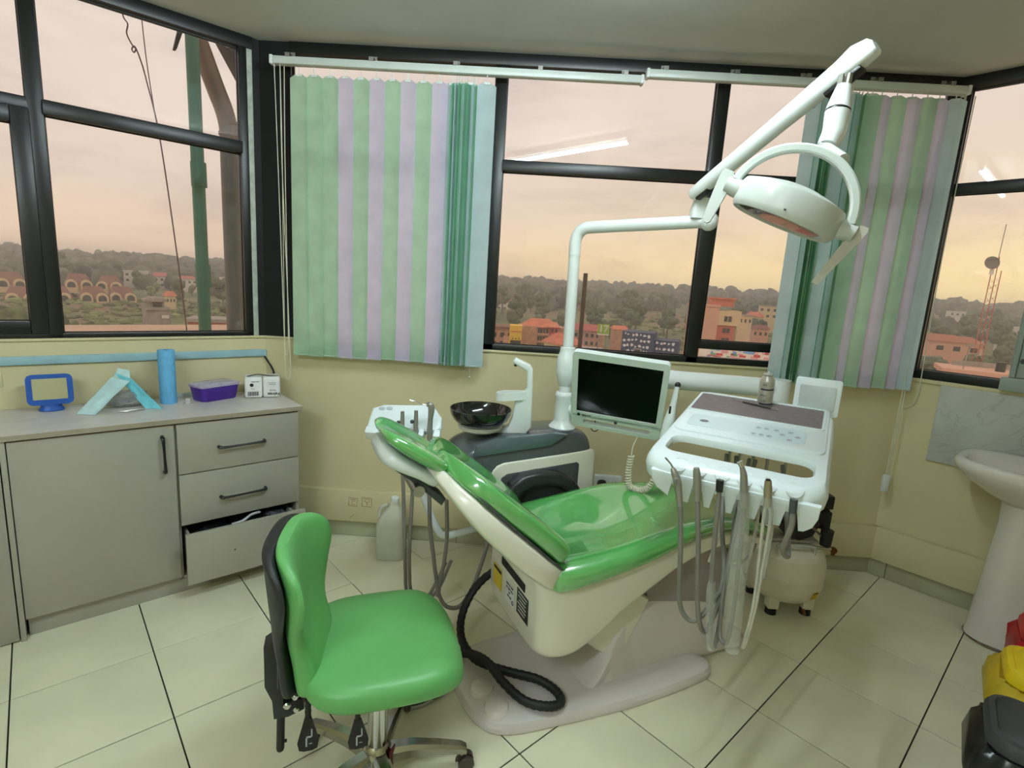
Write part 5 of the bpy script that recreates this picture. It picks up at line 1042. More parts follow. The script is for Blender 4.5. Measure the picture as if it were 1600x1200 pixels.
MGM = mat('grey_green_metal', S(150, 164, 158), .45, var=.04)
m = MB(); wbox(m, F_RIGHT, .372, 1.05, 1.116, 1.178, .0, .055, .003); m.build('base', MGM, mc)
m = MB(); wbox(m, F_RIGHT, .396, 1.0, 1.178, 1.85, .012, .040, .002); m.build('body', MGM, mc)
m = MB(); wbox(m, F_RIGHT, .400, .4185, 1.180, 1.84, .040, .052, .003); m.build('edge_stile', MGM, mc)
m = MB(); wbox(m, F_RIGHT, .4225, .98, 1.182, 1.84, .040, .050, .002); m.build('sliding_door', MGM, mc)
m = MB(); m.cyl(F_RIGHT @ V((.436, 1.258, .050)), F_RIGHT @ V((.436, 1.258, .054)), .012, n=16); m.build('finger_pull', DKM, mc)
# ---------------------------------------------------------------- bins at the right edge
def bin_(name, label, c, w, d, h, rz, bodym, bagm, lidm, bag_out):
    M = Matrix.Translation(V((c[0], c[1], 0))) @ Matrix.Rotation(rad(rz), 4, 'Z'); t = thing(name, label, 'bin', M=M)
    m = MB(M); m.loops([[(x*w*k, y*d*k, z) for x, y in rrect(1, 1, .22, 5)] for k, z in ((.74, 0), (.78, .006), (.98, h*.96), (1.0, h))]); m.build('bin_body', bodym, t)
    mm = MB(M); L = []
    P_ = rrect(1, 1, .22, 8)
    for j, (k, z) in enumerate(((1.01, h*1.0), (1.06, h*1.015), (1.10+bag_out*.6, h*.92), (1.08+bag_out, h*.72), (1.02+bag_out*.7, h*.5), (.98+bag_out*.3, h*.38))):
        row = []
        for i, (x, y) in enumerate(P_):
            wv = 1+(.07*noise.noise(V((i*.9, j*.5, c[0]*7)))+.05*noise.noise(V((i*2.3, j*1.1, c[1]*5))))*(j > 0)*(1+bag_out)
            row.append((x*w*k*wv, y*d*k*wv, z+(.03*noise.noise(V((i*.7, j*3.0, 2.0))) if j > 3 else 0)))
        L.append(row)
    mm.loops(L, cap=False); mm.build('bin_bag', bagm, t, ang=70)
    m = MB(M); m.loops([[(x*w*k, y*d*k, z) for x, y in rrect(1, 1, .24, 6)] for k, z in ((1.03, h+.006), (1.06, h+.010), (1.06, h+.030), (1.0, h+.045), (.90, h+.050), (.86, h+.044), (.70, h+.058), (.3, h+.066), (.05, h+.067))]); m.build('lid', lidm, t, ang=40)
    return t
YEL = mat('yellow_plastic', S(236, 204, 24), .4, var=.03); YBG = mat('yellow_polythene', S(226, 200, 60), .3, var=.08, transl=.35); CHL = mat('charcoal_plastic', S(58, 58, 60), .55, var=.05, bump=.1, bs=300)
bin_('pedal_bin', 'yellow lidded bin with a bulging yellow bag at the right edge', (1.782, 1.548), .26, .24, .29, -38, YEL, YBG, YEL, .26)
bin_('pedal_bin', 'charcoal lidded bin with a black bag in the lower right corner', (1.505, 1.290), .26, .25, .29, -38, CHL, BAG, CHL, .26)
bin_('pedal_bin', 'red bin with a crumpled red bag behind the yellow bin', (2.035, 1.775), .25, .24, .29, -38, mat('red_plastic', S(196, 22, 40), .4), mat('red_polythene', S(206, 26, 50), .3, transl=.3), mat('red_plastic', S(196, 22, 40), .4), .16)
# ---------------------------------------------------------------- outside: hillside, trees, town
def pol(az, d, z=0.0): a = rad(az); return V((math.sin(a)*d, math.cos(a)*d, z))
ZT = [(0, -17), (60, -17), (120, -17.5), (180, -16.5), (230, -14), (270, -12.2), (400, -9.0), (600, -1.5), (740, 5.0), (820, 5.5), (1000, -4)]
def gz(az, d):
    for i in range(len(ZT)-1):
        if d <= ZT[i+1][0]: t = (d-ZT[i][0])/(ZT[i+1][0]-ZT[i][0]); z = ZT[i][1]+t*(ZT[i+1][1]-ZT[i][1]); break
    else: z = ZT[-1][1]
    far = max(0, min(1, (d-250)/450)); lift = 0.0 if az < -20 else min(1, (az+20)/25)
    return z+far*(lift*4.2+2.2*noise.noise(V((az*.09, d*.004, 3.3))))+.8*noise.noise(V((az*.3, d*.02, 7.7)))*min(1, d/150)
HILL = mat('hillside_scrub', S(112, 114, 82), .95, var=.35, vs=.035)
hv = HILL.node_tree; hb = hv.nodes['Principled BSDF']; hl = hb.inputs['Base Color'].links[0].from_socket
hc = nd(hv, 'ShaderNodeTexCoord'); hn = nd(hv, 'ShaderNodeTexNoise'); hn.inputs['Scale'].default_value = .018; hn.inputs['Detail'].default_value = 6; hv.links.new(hc.outputs['Object'], hn.inputs['Vector'])
hr = ramp(hv, [(.40, S(92, 104, 66)), (.50, S(126, 132, 84)), (.58, S(142, 128, 92)), (.66, S(146, 104, 80))], hn.outputs[0]); hv.links.new(mixc(hv, .72, hl, hr), hb.inputs['Base Color'])
hg = nd(hv, 'ShaderNodeNewGeometry'); hd_ = nd(hv, 'ShaderNodeVectorMath', operation='DISTANCE'); hv.links.new(hg.outputs['Position'], hd_.inputs[0]); hd_.inputs[1].default_value = pol(23.5, 155, -16)
hm = nd(hv, 'ShaderNodeMapRange'); hm.inputs[1].default_value = 22; hm.inputs[2].default_value = 48; hm.inputs[3].default_value = 1; hm.inputs[4].default_value = 0; hv.links.new(hd_.outputs['Value'], hm.inputs[0])
hv.links.new(mixc(hv, hm.outputs[0], hb.inputs['Base Color'].links[0].from_socket, S(168, 120, 94)), hb.inputs['Base Color'])
rows = []; azs = [-62+124*i/62 for i in range(63)]; ds = [22, 45, 70, 100, 130, 160, 190, 215, 240, 265, 300, 340, 390, 440, 500, 560, 620, 680, 740, 790, 850, 1000]
m = MB(); rows = [[m._v(pol(a, d, gz(a, d))) for a in azs] for d in ds]
for i in range(len(ds)-1):
    for j in range(len(azs)-1): m.face((rows[i][j], rows[i][j+1], rows[i+1][j+1], rows[i+1][j]))
gro = struct(m.build('hillside', HILL, None, ang=80))
# trees: a few kinds, copied
random.seed(11)
def leafmat(name, c):
    mm = mat(name, c, .9, var=.35, vs=.9, bump=1.0, bs=1.6); t = mm.node_tree; b = t.nodes['Principled BSDF']; l = b.inputs['Base Color'].links[0].from_socket
    oi = nd(t, 'ShaderNodeObjectInfo'); r_ = ramp(t, [(0, (.72, .74, .70, 1)), (1, (1.25, 1.2, 1.05, 1))], oi.outputs['Random']); t.links.new(mixc(t, 1.0, l, r_, 'MULTIPLY'), b.inputs['Base Color']); return mm
LEAF = leafmat('dark_olive_foliage', S(84, 92, 66)); LEAF2 = leafmat('dusty_green_foliage', S(112, 120, 84)); LEAF3 = leafmat('grey_green_foliage', S(96, 104, 86))
BARK = mat('grey_bark', S(110, 96, 82), .9)
def blob(c, s, seed, sub=2, amp=.45):
    t = bmesh.new(); bmesh.ops.create_icosphere(t, subdivisions=sub, radius=1.0)
    for v in t.verts:
        k = noise.noise(v.co*1.9+V((seed, seed*2.3, 0)))+.6*noise.noise(v.co*4.3+V((0, seed, seed)))
        v.co = V((v.co.x*s[0], v.co.y*s[1], v.co.z*s[2]))*(1+amp*k)+V(c)
    return t
TREES = []
for k, (nm, mt, blobs, h) in enumerate((('broadleaf_tree', LEAF, 7, 9.0), ('shrubby_tree', LEAF2, 6, 5.5), ('eucalyptus_tree', LEAF3, 7, 14.0))):
    root = bpy.data.objects.new(nm, None); COL.objects.link(root); WM[root] = Matrix.Identity(4)
    m = MB()
    for i in range(blobs):
        a = random.uniform(0, 2*PI); rr = random.uniform(0, .28)*h*(1 if k < 2 else .45); zz = random.uniform(.42, .88)*h if k != 1 else random.uniform(.28, .75)*h
        s = h*random.uniform(.17, .26)*(1 if k < 2 else .72); m.merge(blob((rr*math.cos(a), rr*math.sin(a), zz), (s, s, s*random.uniform(.7, 1.1)), k*10+i))
    m.build('crown', mt, root, ang=70)
    m = MB(); m.tube([(0, 0, -1.5), (.05*h*.2, 0, h*.3), (0, .1, h*.62)], [.035*h, .022*h, .010*h], 7, smooth=3); m.build('trunk', BARK, root)
    TREES.append(root)
first = [True, True, True]
KIND = ('broad dark green tree', 'low dusty green bushy tree', 'tall slim grey-green tree')
LMK = ((-43.2, 'in the far left pane'), (-37, 'around the terraced houses'), (-33.6, 'behind the grey block tower'), (-20, 'beside the outdoor green pipe'), (0.5, 'near the yellow shop front'), (5.5, 'behind the red stair tower'), (9.5, 'above the green sign board'), (13, 'above the orange shed'), (16.3, 'above the navy mural building'), (20.8, 'around the tall salmon block'), (30, 'left of the right-hand blind'), (38, 'left of the radio mast'), (41.5, 'behind the radio mast'), (90, 'right of the radio mast'))
def region(az, d): return ('low' if d < 205 else ('halfway up' if d < 300 else 'high'))+' on the hill '+[n_ for a_, n_ in LMK if az < a_][0]
BSPOT = []; TSPOT = []
def place_tree(az, d, k, sc):
    r0 = TREES[k]
    if first[k]: o = r0; first[k] = False
    else: o = copy_tree(r0)
    o.matrix_world = Matrix.Translation(pol(az, d, gz(az, d))) @ Matrix.Rotation(random.uniform(0, 6.28), 4, 'Z') @ Matrix.Diagonal((sc*random.uniform(.85, 1.2), sc*random.uniform(.85, 1.2), sc*random.uniform(.85, 1.15), 1))
    o['label'] = KIND[k]+' '+region(az, d); o['category'] = 'tree'; o['group'] = KIND[k]+'s '+region(az, d)
def clear(az, d):
    return (-47 < az < -36 and 205 < d < 300) or (-44 < az < -31.5 and 140 < d < 236) or (11 < az < 17.5 and 225 < d < 330) or (20.5 < az < 26 and 95 < d < 215) or d < 96 or (-7 < az < 22 and d < 185) or (38 < az < 44 and d < 112)
BSP = [pol(a_, d_) for a_, d_ in ((-35.1, 128), (-31.2, 108), (-36.2, 333), (-34.7, 338), (-32.6, 323), (-34.1, 234), (-29.2, 334), (-3, 304), (2.2, 373), (22.6, 254), (23.9, 274), (23.4, 184), (21.9, 163), (37.2, 195), (39.2, 154), (42.2, 264), (40.0, 105), (40.9, 99))]
n = 0; tries = 0
while n < 240 and tries < 9000:
    tries += 1; az = random.choice((random.uniform(-50, -27), random.uniform(-4, 27), random.uniform(-4, 27), random.uniform(33, 47))); d = 100+300*random.random()**.8
    q_ = pol(az, d)
    if clear(az, d) or any((q_-b_).length < 11 for b_ in BSP) or any((q_-b_).length < 8.5 for b_ in TSPOT): continue
    TSPOT.append(q_)
    k = 2 if (3 < az < 16 and d > 280 and random.random() < .8) else random.choice((0, 0, 1, 1, 2))
    place_tree(az, d, k, random.uniform(.75, 1.15)); n += 1
# the rest of the forest up to the ridge, one mass
t = bmesh.new(); bmesh.ops.create_icosphere(t, subdivisions=2, radius=1.0); t.verts.ensure_lookup_table()
bv = [v.co.copy() for v in t.verts]; bf = [tuple(v.index for v in f.verts) for f in t.faces]; t.free()
vs_, fs_ = [], []
for i in range(2600):
    az = random.uniform(-52, 50); d = 300+480*random.random()**.75
    if -22 < az < -6: continue
    if clear(az, d): continue
    h = random.uniform(4, 9)*(1.25 if random.random() < .1 else 1); c = pol(az, d, gz(az, d)+h*.45); s = V((h*random.uniform(.45, .8), h*random.uniform(.45, .8), h*.6)); o = len(vs_); sd = i*1.37
    for v in bv:
        kf = 1+.38*noise.noise(v*1.8+V((sd, 0, sd*.3)))+.22*noise.noise(v*4+V((0, sd, 0))); vs_.append((c.x+v.x*s.x*kf, c.y+v.y*s.y*kf, c.z+v.z*s.z*kf))
    fs_ += [tuple(o+q for q in f) for f in bf]
me = bpy.data.meshes.new('distant_forest'); me.from_pydata(vs_, [], fs_); me.materials.append(mat('far_forest_foliage', S(98, 100, 84), .95, var=.5, vs=.12)); 
for p_ in me.polygons: p_.use_smooth = True
fo = bpy.data.objects.new('distant_forest', me); COL.objects.link(fo); stuff(fo); fo.parent = gro; fo.matrix_parent_inverse = Matrix.Translation(-gro.matrix_world.translation)
# bushes and undergrowth on the open slope left
vs_, fs_ = [], []
for i in range(900):
    az, d = (random.uniform(-46, -27), random.uniform(120, 260)) if i < 550 else (random.uniform(9, 26), random.uniform(100, 330))
    h = random.uniform(.5, 1.6); c = pol(az, d, gz(az, d)+h*.2); o = len(vs_); sd = i*2.1
    for v in bv: kf = 1+.4*noise.noise(v*1.8+V((sd, 0, sd*.3))); vs_.append((c.x+v.x*h*1.2*kf, c.y+v.y*h*1.2*kf, c.z+v.z*h*.7*kf))
    fs_ += [tuple(o+q for q in f) for f in bf]
me = bpy.data.meshes.new('undergrowth'); me.from_pydata(vs_, [], fs_); me.materials.append(mat('dry_green_scrub', S(120, 126, 82), .95, var=.4, vs=.2)); fo = bpy.data.objects.new('undergrowth', me); COL.objects.link(fo); stuff(fo); fo.parent = gro; fo.matrix_parent_inverse = Matrix.Translation(-gro.matrix_world.translation)
# ---- houses
ROOFR = mat('red_brown_roof', S(140, 92, 78), .8, var=.12, vs=.8); CRM = mat('cream_render', S(226, 200, 158), .8, var=.05, vs=.5); ORG = mat('orange_tile_roof', S(214, 124, 92), .75, var=.12, vs=.8)
PINKW = mat('salmon_render', S(224, 172, 146), .8, var=.04, vs=.3); BRK = mat('pale_brick', S(196, 150, 122), .85, var=.12, vs=1.2); WIN = mat('dark_window', S(52, 50, 52), .25); GRYC = mat('raw_concrete', S(166, 156, 146), .9, var=.12, vs=.8); WHT = mat('white_render', S(226, 220, 212), .8, var=.05, vs=.6); REDB = mat('coral_red_render', S(216, 92, 84), .75, var=.06, vs=.5)
def bframe(az, d, z=None, yaw=0.0):                                  # x right seen from here, y away, z up
    p = pol(az, d, gz(az, d) if z is None else z); return Matrix.Translation(p) @ Matrix.Rotation(-rad(az)+rad(yaw), 4, 'Z')
def bb_(F, par, name, mt, x0, x1, y0, y1, z0, z1): m = MB(F); m.box(((x0+x1)/2, (y0+y1)/2, (z0+z1)/2), (x1-x0, y1-y0, z1-z0)); return m.build(name, mt, par, flat=True)
def hip(F, par, mt, x0, x1, y0, y1, z, h, inset=.3, ov=.5, name='roof'):
    x0 -= ov; x1 += ov; y0 -= ov; y1 += ov; w = (x1-x0); yc = (y0+y1)/2; i = inset*w
    m = MB(F); v = [m._v(q) for q in ((x0, y0, z), (x1, y0, z), (x1, y1, z), (x0, y1, z), (x0+i, yc, z+h), (x1-i, yc, z+h))]
    for f in ((0, 1, 5, 4), (1, 2, 5), (2, 3, 4, 5), (3, 0, 4), (3, 2, 1, 0)): m.face([v[k] for k in f])
    return m.build(name, mt, par, flat=True)
def windows(F, par, xs, zs, w, h, y, mt=WIN):
    for z in zs:
        for x in xs: bb_(F, par, 'window', mt, x-w/2, x+w/2, y-.08, y+.3, z-h/2, z+h/2)
def building(name, label, az, d, z0, yaw=0.0, group=None):
    F = bframe(az, d, z0, yaw); return F, thing(name, label, 'building', M=F, group=group)
def arched_house(az, d, ztop, label, base=None):
    F, t = building('terraced_house', label, az, d, gz(az, d) if base is None else base, random.uniform(-6, 6), 'terraced houses beyond the left window')
    H = ztop-F.translation.z; W_ = 8.0; e = H-4.2
    bb_(F, t, 'wall', CRM, -W_/2, W_/2, 0, 8, -6, e); hip(F, t, ROOFR, -W_/2, W_/2, 0, 8, e, 4.2, .22, .4)
    for x in (-2.25, 2.25):
        ar = [(x-1.8, e-3.0), (x+1.8, e-3.0)]+[(x+1.8*math.cos(rad(a)), e+.1+1.9*math.sin(rad(a))) for a in range(0, 181, 20)]
        m = MB(F); m.prism(ar, 2.6, basis((0, .6, 0), (1, 0, 0), (0, 0, 1), (0, -1, 0))); dm = m.build('arched_gable', CRM, t)
        ar = [(x-1.2, e-.9), (x+1.2, e-.9)]+[(x+1.2*math.cos(rad(a)), e+.1+1.1*math.sin(rad(a))) for a in range(0, 181, 30)]
        m = MB(F); m.prism(ar, .3, basis((0, -1.85, 0), (1, 0, 0), (0, 0, 1), (0, -1, 0))); m.build('window', WIN, dm)
        bb_(F, t, 'lower_window', WIN, x-1.4, x+1.4, -.2, .2, e-4.6, e-3.0)
    bb_(F, t, 'balcony', mat('white_balcony', S(232, 226, 216), .7), -1.6, 1.6, -1.4, 0, e-3.4, e-2.6)
    return t
for az, d, zt, lb in ((-40.5, 262, -3.6, 'brown-roofed terraced house with cream arches, upper left one right of the wide mullion'), (-38.5, 268, -4.0, 'brown-roofed terraced house with cream arches, upper right of the hillside row'), (-39.55, 246, -7.6, 'brown-roofed terraced house with cream arches, lower middle of the hillside row'), (-37.6, 250, -7.4, 'brown-roofed terraced house with cream arches and rail, lower right end of row'), (-42.0, 248, -8.0, 'brown-roofed terraced house half hidden behind the wide mullion'),
                      (-44.6, 262, -4.2, 'brown-roofed terraced house upper one seen through the far left pane'), (-44.1, 244, -8.4, 'brown-roofed terraced house lower right one in the far left pane'), (-46.5, 246, -8.4, 'brown-roofed terraced house at the left edge of the picture')): arched_house(az, d, zt, lb)
# unfinished concrete tower and neighbours
F, t = building('concrete_tower', 'unfinished grey block tower rising behind the left window sill', -35.1, 125, -18.2, 8)
bb_(F, t, 'wall', GRYC, -2.0, 2.0, 0, 5, -.5, 11.0); bb_(F, t, 'upper_storey', GRYC, -1.3, 1.1, .6, 4, 11, 13.4); bb_(F, t, 'roof_slab', GRYC, -2.0, 1.9, -.3, 5, 11.0, 11.5); bb_(F, t, 'top_slab', GRYC, -2.1, 1.5, -.2, 5, 12.6, 13.1); bb_(F, t, 'opening', WIN, -.8, .7, .4, .9, 11.6, 12.5)
windows(F, t, (-1.1, 1.0), (7.2, 4.4, 1.6), .8, .9, 0); bb_(F, t, 'sign', WHT, .5, 1.7, -.15, .1, 9.4, 10.0)
F, t = building('brick_block', 'orange brick block with grey slab roof behind the green pipe', -31.2, 105, -17.3, -10); bb_(F, t, 'wall', mat('orange_brick', S(190, 116, 84), .85, var=.1, vs=2), -3.2, 3.0, 0, 6, -.5, 9.6); bb_(F, t, 'roof_slab', GRYC, -3.5, 3.3, -.4, 6.4, 9.6, 10.2); windows(F, t, (-1.8, .4, 2.0), (8.0, 5.0), 1.1, 1.2, 0)
for az, d, w, h, zt, wm, rm, lb in ((-36.7, 330, 9, 6, -2.4, WHT, None, 'white flat-roofed house high on the hillside left of the red-roofed one'), (-34.7, 335, 8, 6, -2.6, WHT, mat('bright_red_roof', S(192, 108, 98), .7), 'white house with a bright red roof high on the left hillside'), (-32.6, 320, 7, 4, -3.4, WHT, mat('bright_red_roof', S(192, 108, 98), .7), 'small house with red roof behind the hanging wire'), (-34.1, 232, 3.2, 5, -8.0, CRM, ORG, 'tiny cream house with pale orange roof among the trees'), (-29.2, 330, 12, 4, -3.2, WHT, None, 'long low white house seen between the two outdoor pipes'),
                                    (-3.0, 300, 10, 7, -4.2, WHT, ORG, 'white house with arches and orange roof near the left of the middle pane'), (2.2, 370, 7, 8, -1.6, PINKW, None, 'small pink block far up the wooded hill in the middle pane'), (-1.0, 420, 9, 5, -3.4, WHT, None, 'far white roof in the trees left of the post'), (12.9, 480, 12, 5, 1.2, WHT, None, 'far pale house on the wooded ridge right of the middle'),
                                    (22.7, 250, 6, 6, -3.0, CRM, ORG, 'cream houses with orange roofs on the slope right of the tall block'), (24.0, 270, 8, 9, -.2, CRM, None, 'pale stepped house beside the right-hand blind'), (23.6, 200, 5, 4, -6.4, PINKW, ROOFR, 'pinkish house low on the slope beside the right-hand blind'), (22.1, 190, 4, 5, -3.2, CRM, None, 'cream striped block directly right of the tall salmon building'),
                                    (36.9, 190, 12, 4, -4.6, PINKW, mat('rusty_roof', S(176, 110, 84), .8), 'long rust-roofed shed, left one in the right-hand window'), (38.6, 170, 10, 4, -4.2, PINKW, mat('rusty_roof', S(176, 110, 84), .8), 'rust-roofed shed with pale gutter, right of the other shed'), (42.2, 260, 12, 4, -2.0, WHT, None, 'pale low roof far right behind the radio mast'), (38.2, 420, 8, 4, 3.0, WHT, None, 'tiny white house on the far slope in the right-hand window')):
    F, t = building('house', lb, az, d, gz(az, d), random.uniform(-20, 20)); H = zt-F.translation.z; e = H-(h*.28 if rm else 0)
    bb_(F, t, 'wall', wm, -w/2, w/2, 0, w*.7, -4, e)
    if rm: hip(F, t, rm, -w/2, w/2, 0, w*.7, e, h*.28+.3, .2, .5)
    else: bb_(F, t, 'roof_slab', GRYC if wm is not WHT else WHT, -w/2-.3, w/2+.3, -.3, w*.7+.3, e, e+.35)
    windows(F, t, [-w/2+w*(i+.5)/3 for i in range(3)], (e-1.6,) if h < 6 else (e-1.6, e-4.4), w*.14, 1.1, 0)
# town blocks in the middle window
D0 = 130.0
F, t = building('shop_block', 'low pinkish shop block at the left corner of the middle pane', -2.9, 135, -17.3, 6); bb_(F, t, 'wall', BRK, -4.5, 4.2, 0, 8, 0, 8.2); bb_(F, t, 'roof_slab', ROOFR, -4.9, 4.6, -.5, 8, 8.2, 8.7); windows(F, t, (-3, -1, 1, 3), (6.6, 4.4), 1.1, 1.2, 0); bb_(F, t, 'annex', PINKW, 1.2, 4.2, -1.2, 0, 0, 6.4)
F, t = building('yellow_building', 'bright yellow shop front with a dark opening under it', -1.0, 120, -17.3, 0); bb_(F, t, 'wall', mat('bright_yellow_render', S(240, 196, 66), .7), -1.5, 1.3, 0, 5, 0, 10.2); bb_(F, t, 'orange_band', ORG, -1.2, 1.3, -.12, .2, 8.8, 9.0); bb_(F, t, 'opening', WIN, -1.2, 1.2, -.1, .3, 4.6, 6.9); windows(F, t, (-.7, .0, .7), (7.3,), .3, .25, 0)  # thin orange band across the yellow wall
F, t = building('apartment_block', 'pale brick apartment block with a coral red stair tower and orange roofs', 2.2, 128, -17.4, 6)
bb_(F, t, 'wall', BRK, -6.2, 4.6, 0, 9, 0, 9.8); bb_(F, t, 'side_wall', BRK, -6.2, -2.2, -1.2, 0, 0, 9.9); bb_(F, t, 'stair_tower', REDB, 1.0, 2.8, -1.4, 2, 0, 10.0); hip(F, t, ORG, -5.6, 3.0, -.8, 6, 9.8, 1.9, .25, .3); hip(F, t, mat('salmon_tile_roof', S(222, 140, 112), .75), .8, 3.0, -1.4, 2, 10.0, 1.1, .3, .4)
windows(F, t, (-1.7, -1.1, -.4, .3), (8.9, 7.1, 5.3, 3.5), .48, 1.0, 0); windows(F, t, (1.4, 2.3), (9.2, 7.4, 5.6), .5, .9, -1.4)
for z in (8.2, 6.4, 4.6): bb_(F, t, 'balcony', PINKW, -2.1, .9, -.7, 0, z-.25, z+.1)
F, t = building('gabled_building', 'orange-roofed gabled building half behind the white lamp post', 4.9, 112, -17.2, 24); bb_(F, t, 'wall', CRM, -3.2, 2.6, 0, 7, 0, 7.4); hip(F, t, ORG, -3.2, 2.6, 0, 7, 7.4, 2.2, .28, .5); windows(F, t, (-2, -.4, 1.3), (5.4, 3.4), .7, 1.1, 0)
F, t = building('long_block', 'long brick block with a dull red roof right of the lamp post', 6.6, 150, -17.2, -4); bb_(F, t, 'wall', BRK, -7, 4.6, 0, 8, 0, 7.9); hip(F, t, mat('dull_red_roof', S(190, 98, 84), .8), -7, 4.6, 0, 8, 7.9, 1.6, .12, .5); windows(F, t, [-6+1.5*i for i in range(7)], (6.6, 4.4), .8, 1.0, 0); bb_(F, t, 'awning', WHT, -2, 4.5, -2, 0, 3.2, 3.5)
F, t = building('green_sign_board', 'lime green board with white strokes beside the town block', 8.3, 112, -17.2, 0); t['category'] = 'sign'
bb_(F, t, 'board', mat('lime_green_board', S(156, 190, 52), .6), -1.2, 1.2, 0, .2, 10.2, 12.2)
for x in (-.9, .9): bb_(F, t, 'post', GRYC, x-.1, x+.1, .2, .4, 0, 10.4)
text('17', 2.0, F @ basis(V((0, -.03, 11.2)), V((1, 0, 0)), V((0, 0, 1)), V((0, -1, 0))), WHT, t, depth=.02, bold=.05)
bb_(F, t, 'base_band', WHT, -1.2, 1.2, -.05, .2, 9.9, 10.2)
F, t = building('orange_shed', 'small orange-roofed shed above the blue mural building', 10.1, 140, -17.2, 10); bb_(F, t, 'wall', BRK, -1.8, 1.8, 0, 5, 0, 9.5); hip(F, t, ORG, -1.8, 1.8, 0, 5, 9.5, .9, .1, .3)
# navy building covered with white painted shapes
NAVY = mat('navy_mural_wall', S(58, 66, 100), .7, var=.06); MUR = mat('white_mural_paint', S(228, 226, 232), .7)
random.seed(23)
F, t = building('mural_building', 'navy blue building covered with white painted shapes', 13.0, 92, -17.2, -6)
for nm, x0, x1, y, zt in (('left_wall', -4.4, .9, 0, 12.4), ('right_wall', .9, 4.9, 1.0, 11.3)):
    w_ = bb_(F, t, nm, NAVY, x0, x1, y, y+6, 0, zt)
    for r_ in range(7):
        for c_ in range(int((x1-x0)/.62)):
            x = x0+.5+c_*.66+random.uniform(-.12, .12); z = zt-.45-r_*.95+random.uniform(-.15, .15)
            if x > x1-.4: continue
            n_ = random.choice((3, 4, 5, 7)); pr_ = [(x+random.uniform(.16, .36)*math.cos(2*PI*k/n_), z+random.uniform(.16, .34)*math.sin(2*PI*k/n_)) for k in range(n_)]
            m = MB(F); m.prism(pr_, .04, basis((0, y, 0), (1, 0, 0), (0, 0, 1), (0, -1, 0))); m.build('painted_shape', MUR, w_, flat=True)
bb_(F, t, 'canopy', WHT, -4.4, .7, -.8, 0, 8.4, 8.6)
for x, z in ((-1.6, 9.3), (-1.4, 7.4), (2.6, 8.2)): f_ = bb_(F, t, 'window_frame', GRYC, x-.7, x+.7, -.1, 1.1, z-.35, z+.35); bb_(F, f_, 'pane', WIN, x-.5, x+.5, -.16, -.05, z-.2, z+.2)
# the tall salmon building
F, t = building('tall_block', 'tall salmon block with a red roof storey beyond the right mullion', 19.0, 118, -17.3, 6)
bb_(F, t, 'wall', PINKW, -4.4, 1.2, 0, 10, 0, 17.2); bb_(F, t, 'parapet', PINKW, -4.6, 1.4, -.2, 10, 17.2, 17.7); bb_(F, t, 'roof_storey', mat('coral_roof_wall', S(206, 122, 100), .75), -.4, 4.0, .8, 9, 17.4, 18.9); bb_(F, t, 'roof_slab', ORG, -.8, 4.4, .4, 9.3, 18.9, 19.2)
bay = bb_(F, t, 'red_bay', mat('coral_bay', S(206, 112, 96), .75), 1.2, 4.8, .6, 9, 0, 16.0); bb_(F, t, 'top_floor', CRM, 1.2, 5.6, .2, 9, 13.6, 16.6)
for i in range(7):
    for x in (2.7, 3.5): bb_(F, bay if i < 6 else t, 'window', WIN, x-.3, x+.3, .45 if i < 6 else .1, .9, 14.6-i*2.0-.5 if i < 6 else 14.4, 14.6-i*2.0+.4 if i < 6 else 15.5)
bb_(F, t, 'balcony', CRM, 4.6, 6.2, 1.0, 5, 13.8, 14.3); bb_(F, t, 'balcony', CRM, 4.6, 6.2, 1.0, 5, 15.4, 15.8)
# painted hoarding below
F, t = building('painted_hoarding', 'white hoarding with small coloured print seen through the gap under the open sash', 21.4, 60, -17.2, 0); t['category'] = 'hoarding'
bd = bb_(F, t, 'board', WHT, -3.4, 4.0, 0, .2, 11.9, 14.1)
for x in (-3.0, 0, 3.6): bb_(F, t, 'post', GRYC, x-.1, x+.1, .2, .4, 0, 12)
PC = [mat('print_'+n_, c, .7) for n_, c in (('red', S(206, 84, 90)), ('blue', S(120, 170, 220)), ('green', S(120, 180, 150)), ('pink', S(224, 160, 170)))]
for i in range(64):
    x = -3.3+7.2*random.random(); z = 12.0+2.0*random.random(); w_ = random.uniform(.08, .35); h_ = random.uniform(.06, .16); bb_(F, bd, 'print_patch', PC[i % 4], x-w_, min(x+w_, 3.98), -.03, .05, z-h_, z+h_)
# right-hand window: radio mast with dish, pink flat-roofed block
F = bframe(40.0, 105, -17.2); t = thing('radio_mast', 'slim red and white lattice radio mast with a round dish in the right window', 'mast', M=F)
RW = [mat('mast_red', S(186, 92, 74), .6), mat('mast_white', S(226, 214, 200), .6)]
MH = 27.2; Ls = [(-.62, 0), (.62, 0), (0, 1.0)]
for x, y in Ls: m = MB(F); m.cyl((x, y, 0), (x*.85, y*.85, MH if x < 0 or x == 0 else MH-2.0), .055, n=6); m.build('leg', RW[0], t)
for i in range(26):
    z = .4+i*.92
    for a in range(3): p, q = Ls[a], Ls[(a+1) % 3]; m = MB(F); m.cyl((p[0], p[1], z), (q[0], q[1], z+.92), .024, n=4); m.build('brace', RW[i % 2], t)
m = MB(F); m.lathe([(0, 0), (.35, .03), (.75, .16), (.95, .30), (.90, .31), (.7, .19), (.3, .07), (0, .05)], basis((-.75, -.4, MH-1.0), (.9, .3, 0), (-.1, .2, .97), (.3, -.9, .25)), 20); m.build('dish', mat('grey_dish', S(122, 112, 104), .5), t)
m = MB(F); m.cyl((-.1, -.2, MH-.8), (-.05, -.1, MH+4.5), .05, n=6); m.build('whip_antenna', GRYC, t)
m = MB(F); m.box((-.5, -.3, MH-2.2), (.5, .5, .7)); m.build('radio_box', WHT, t)
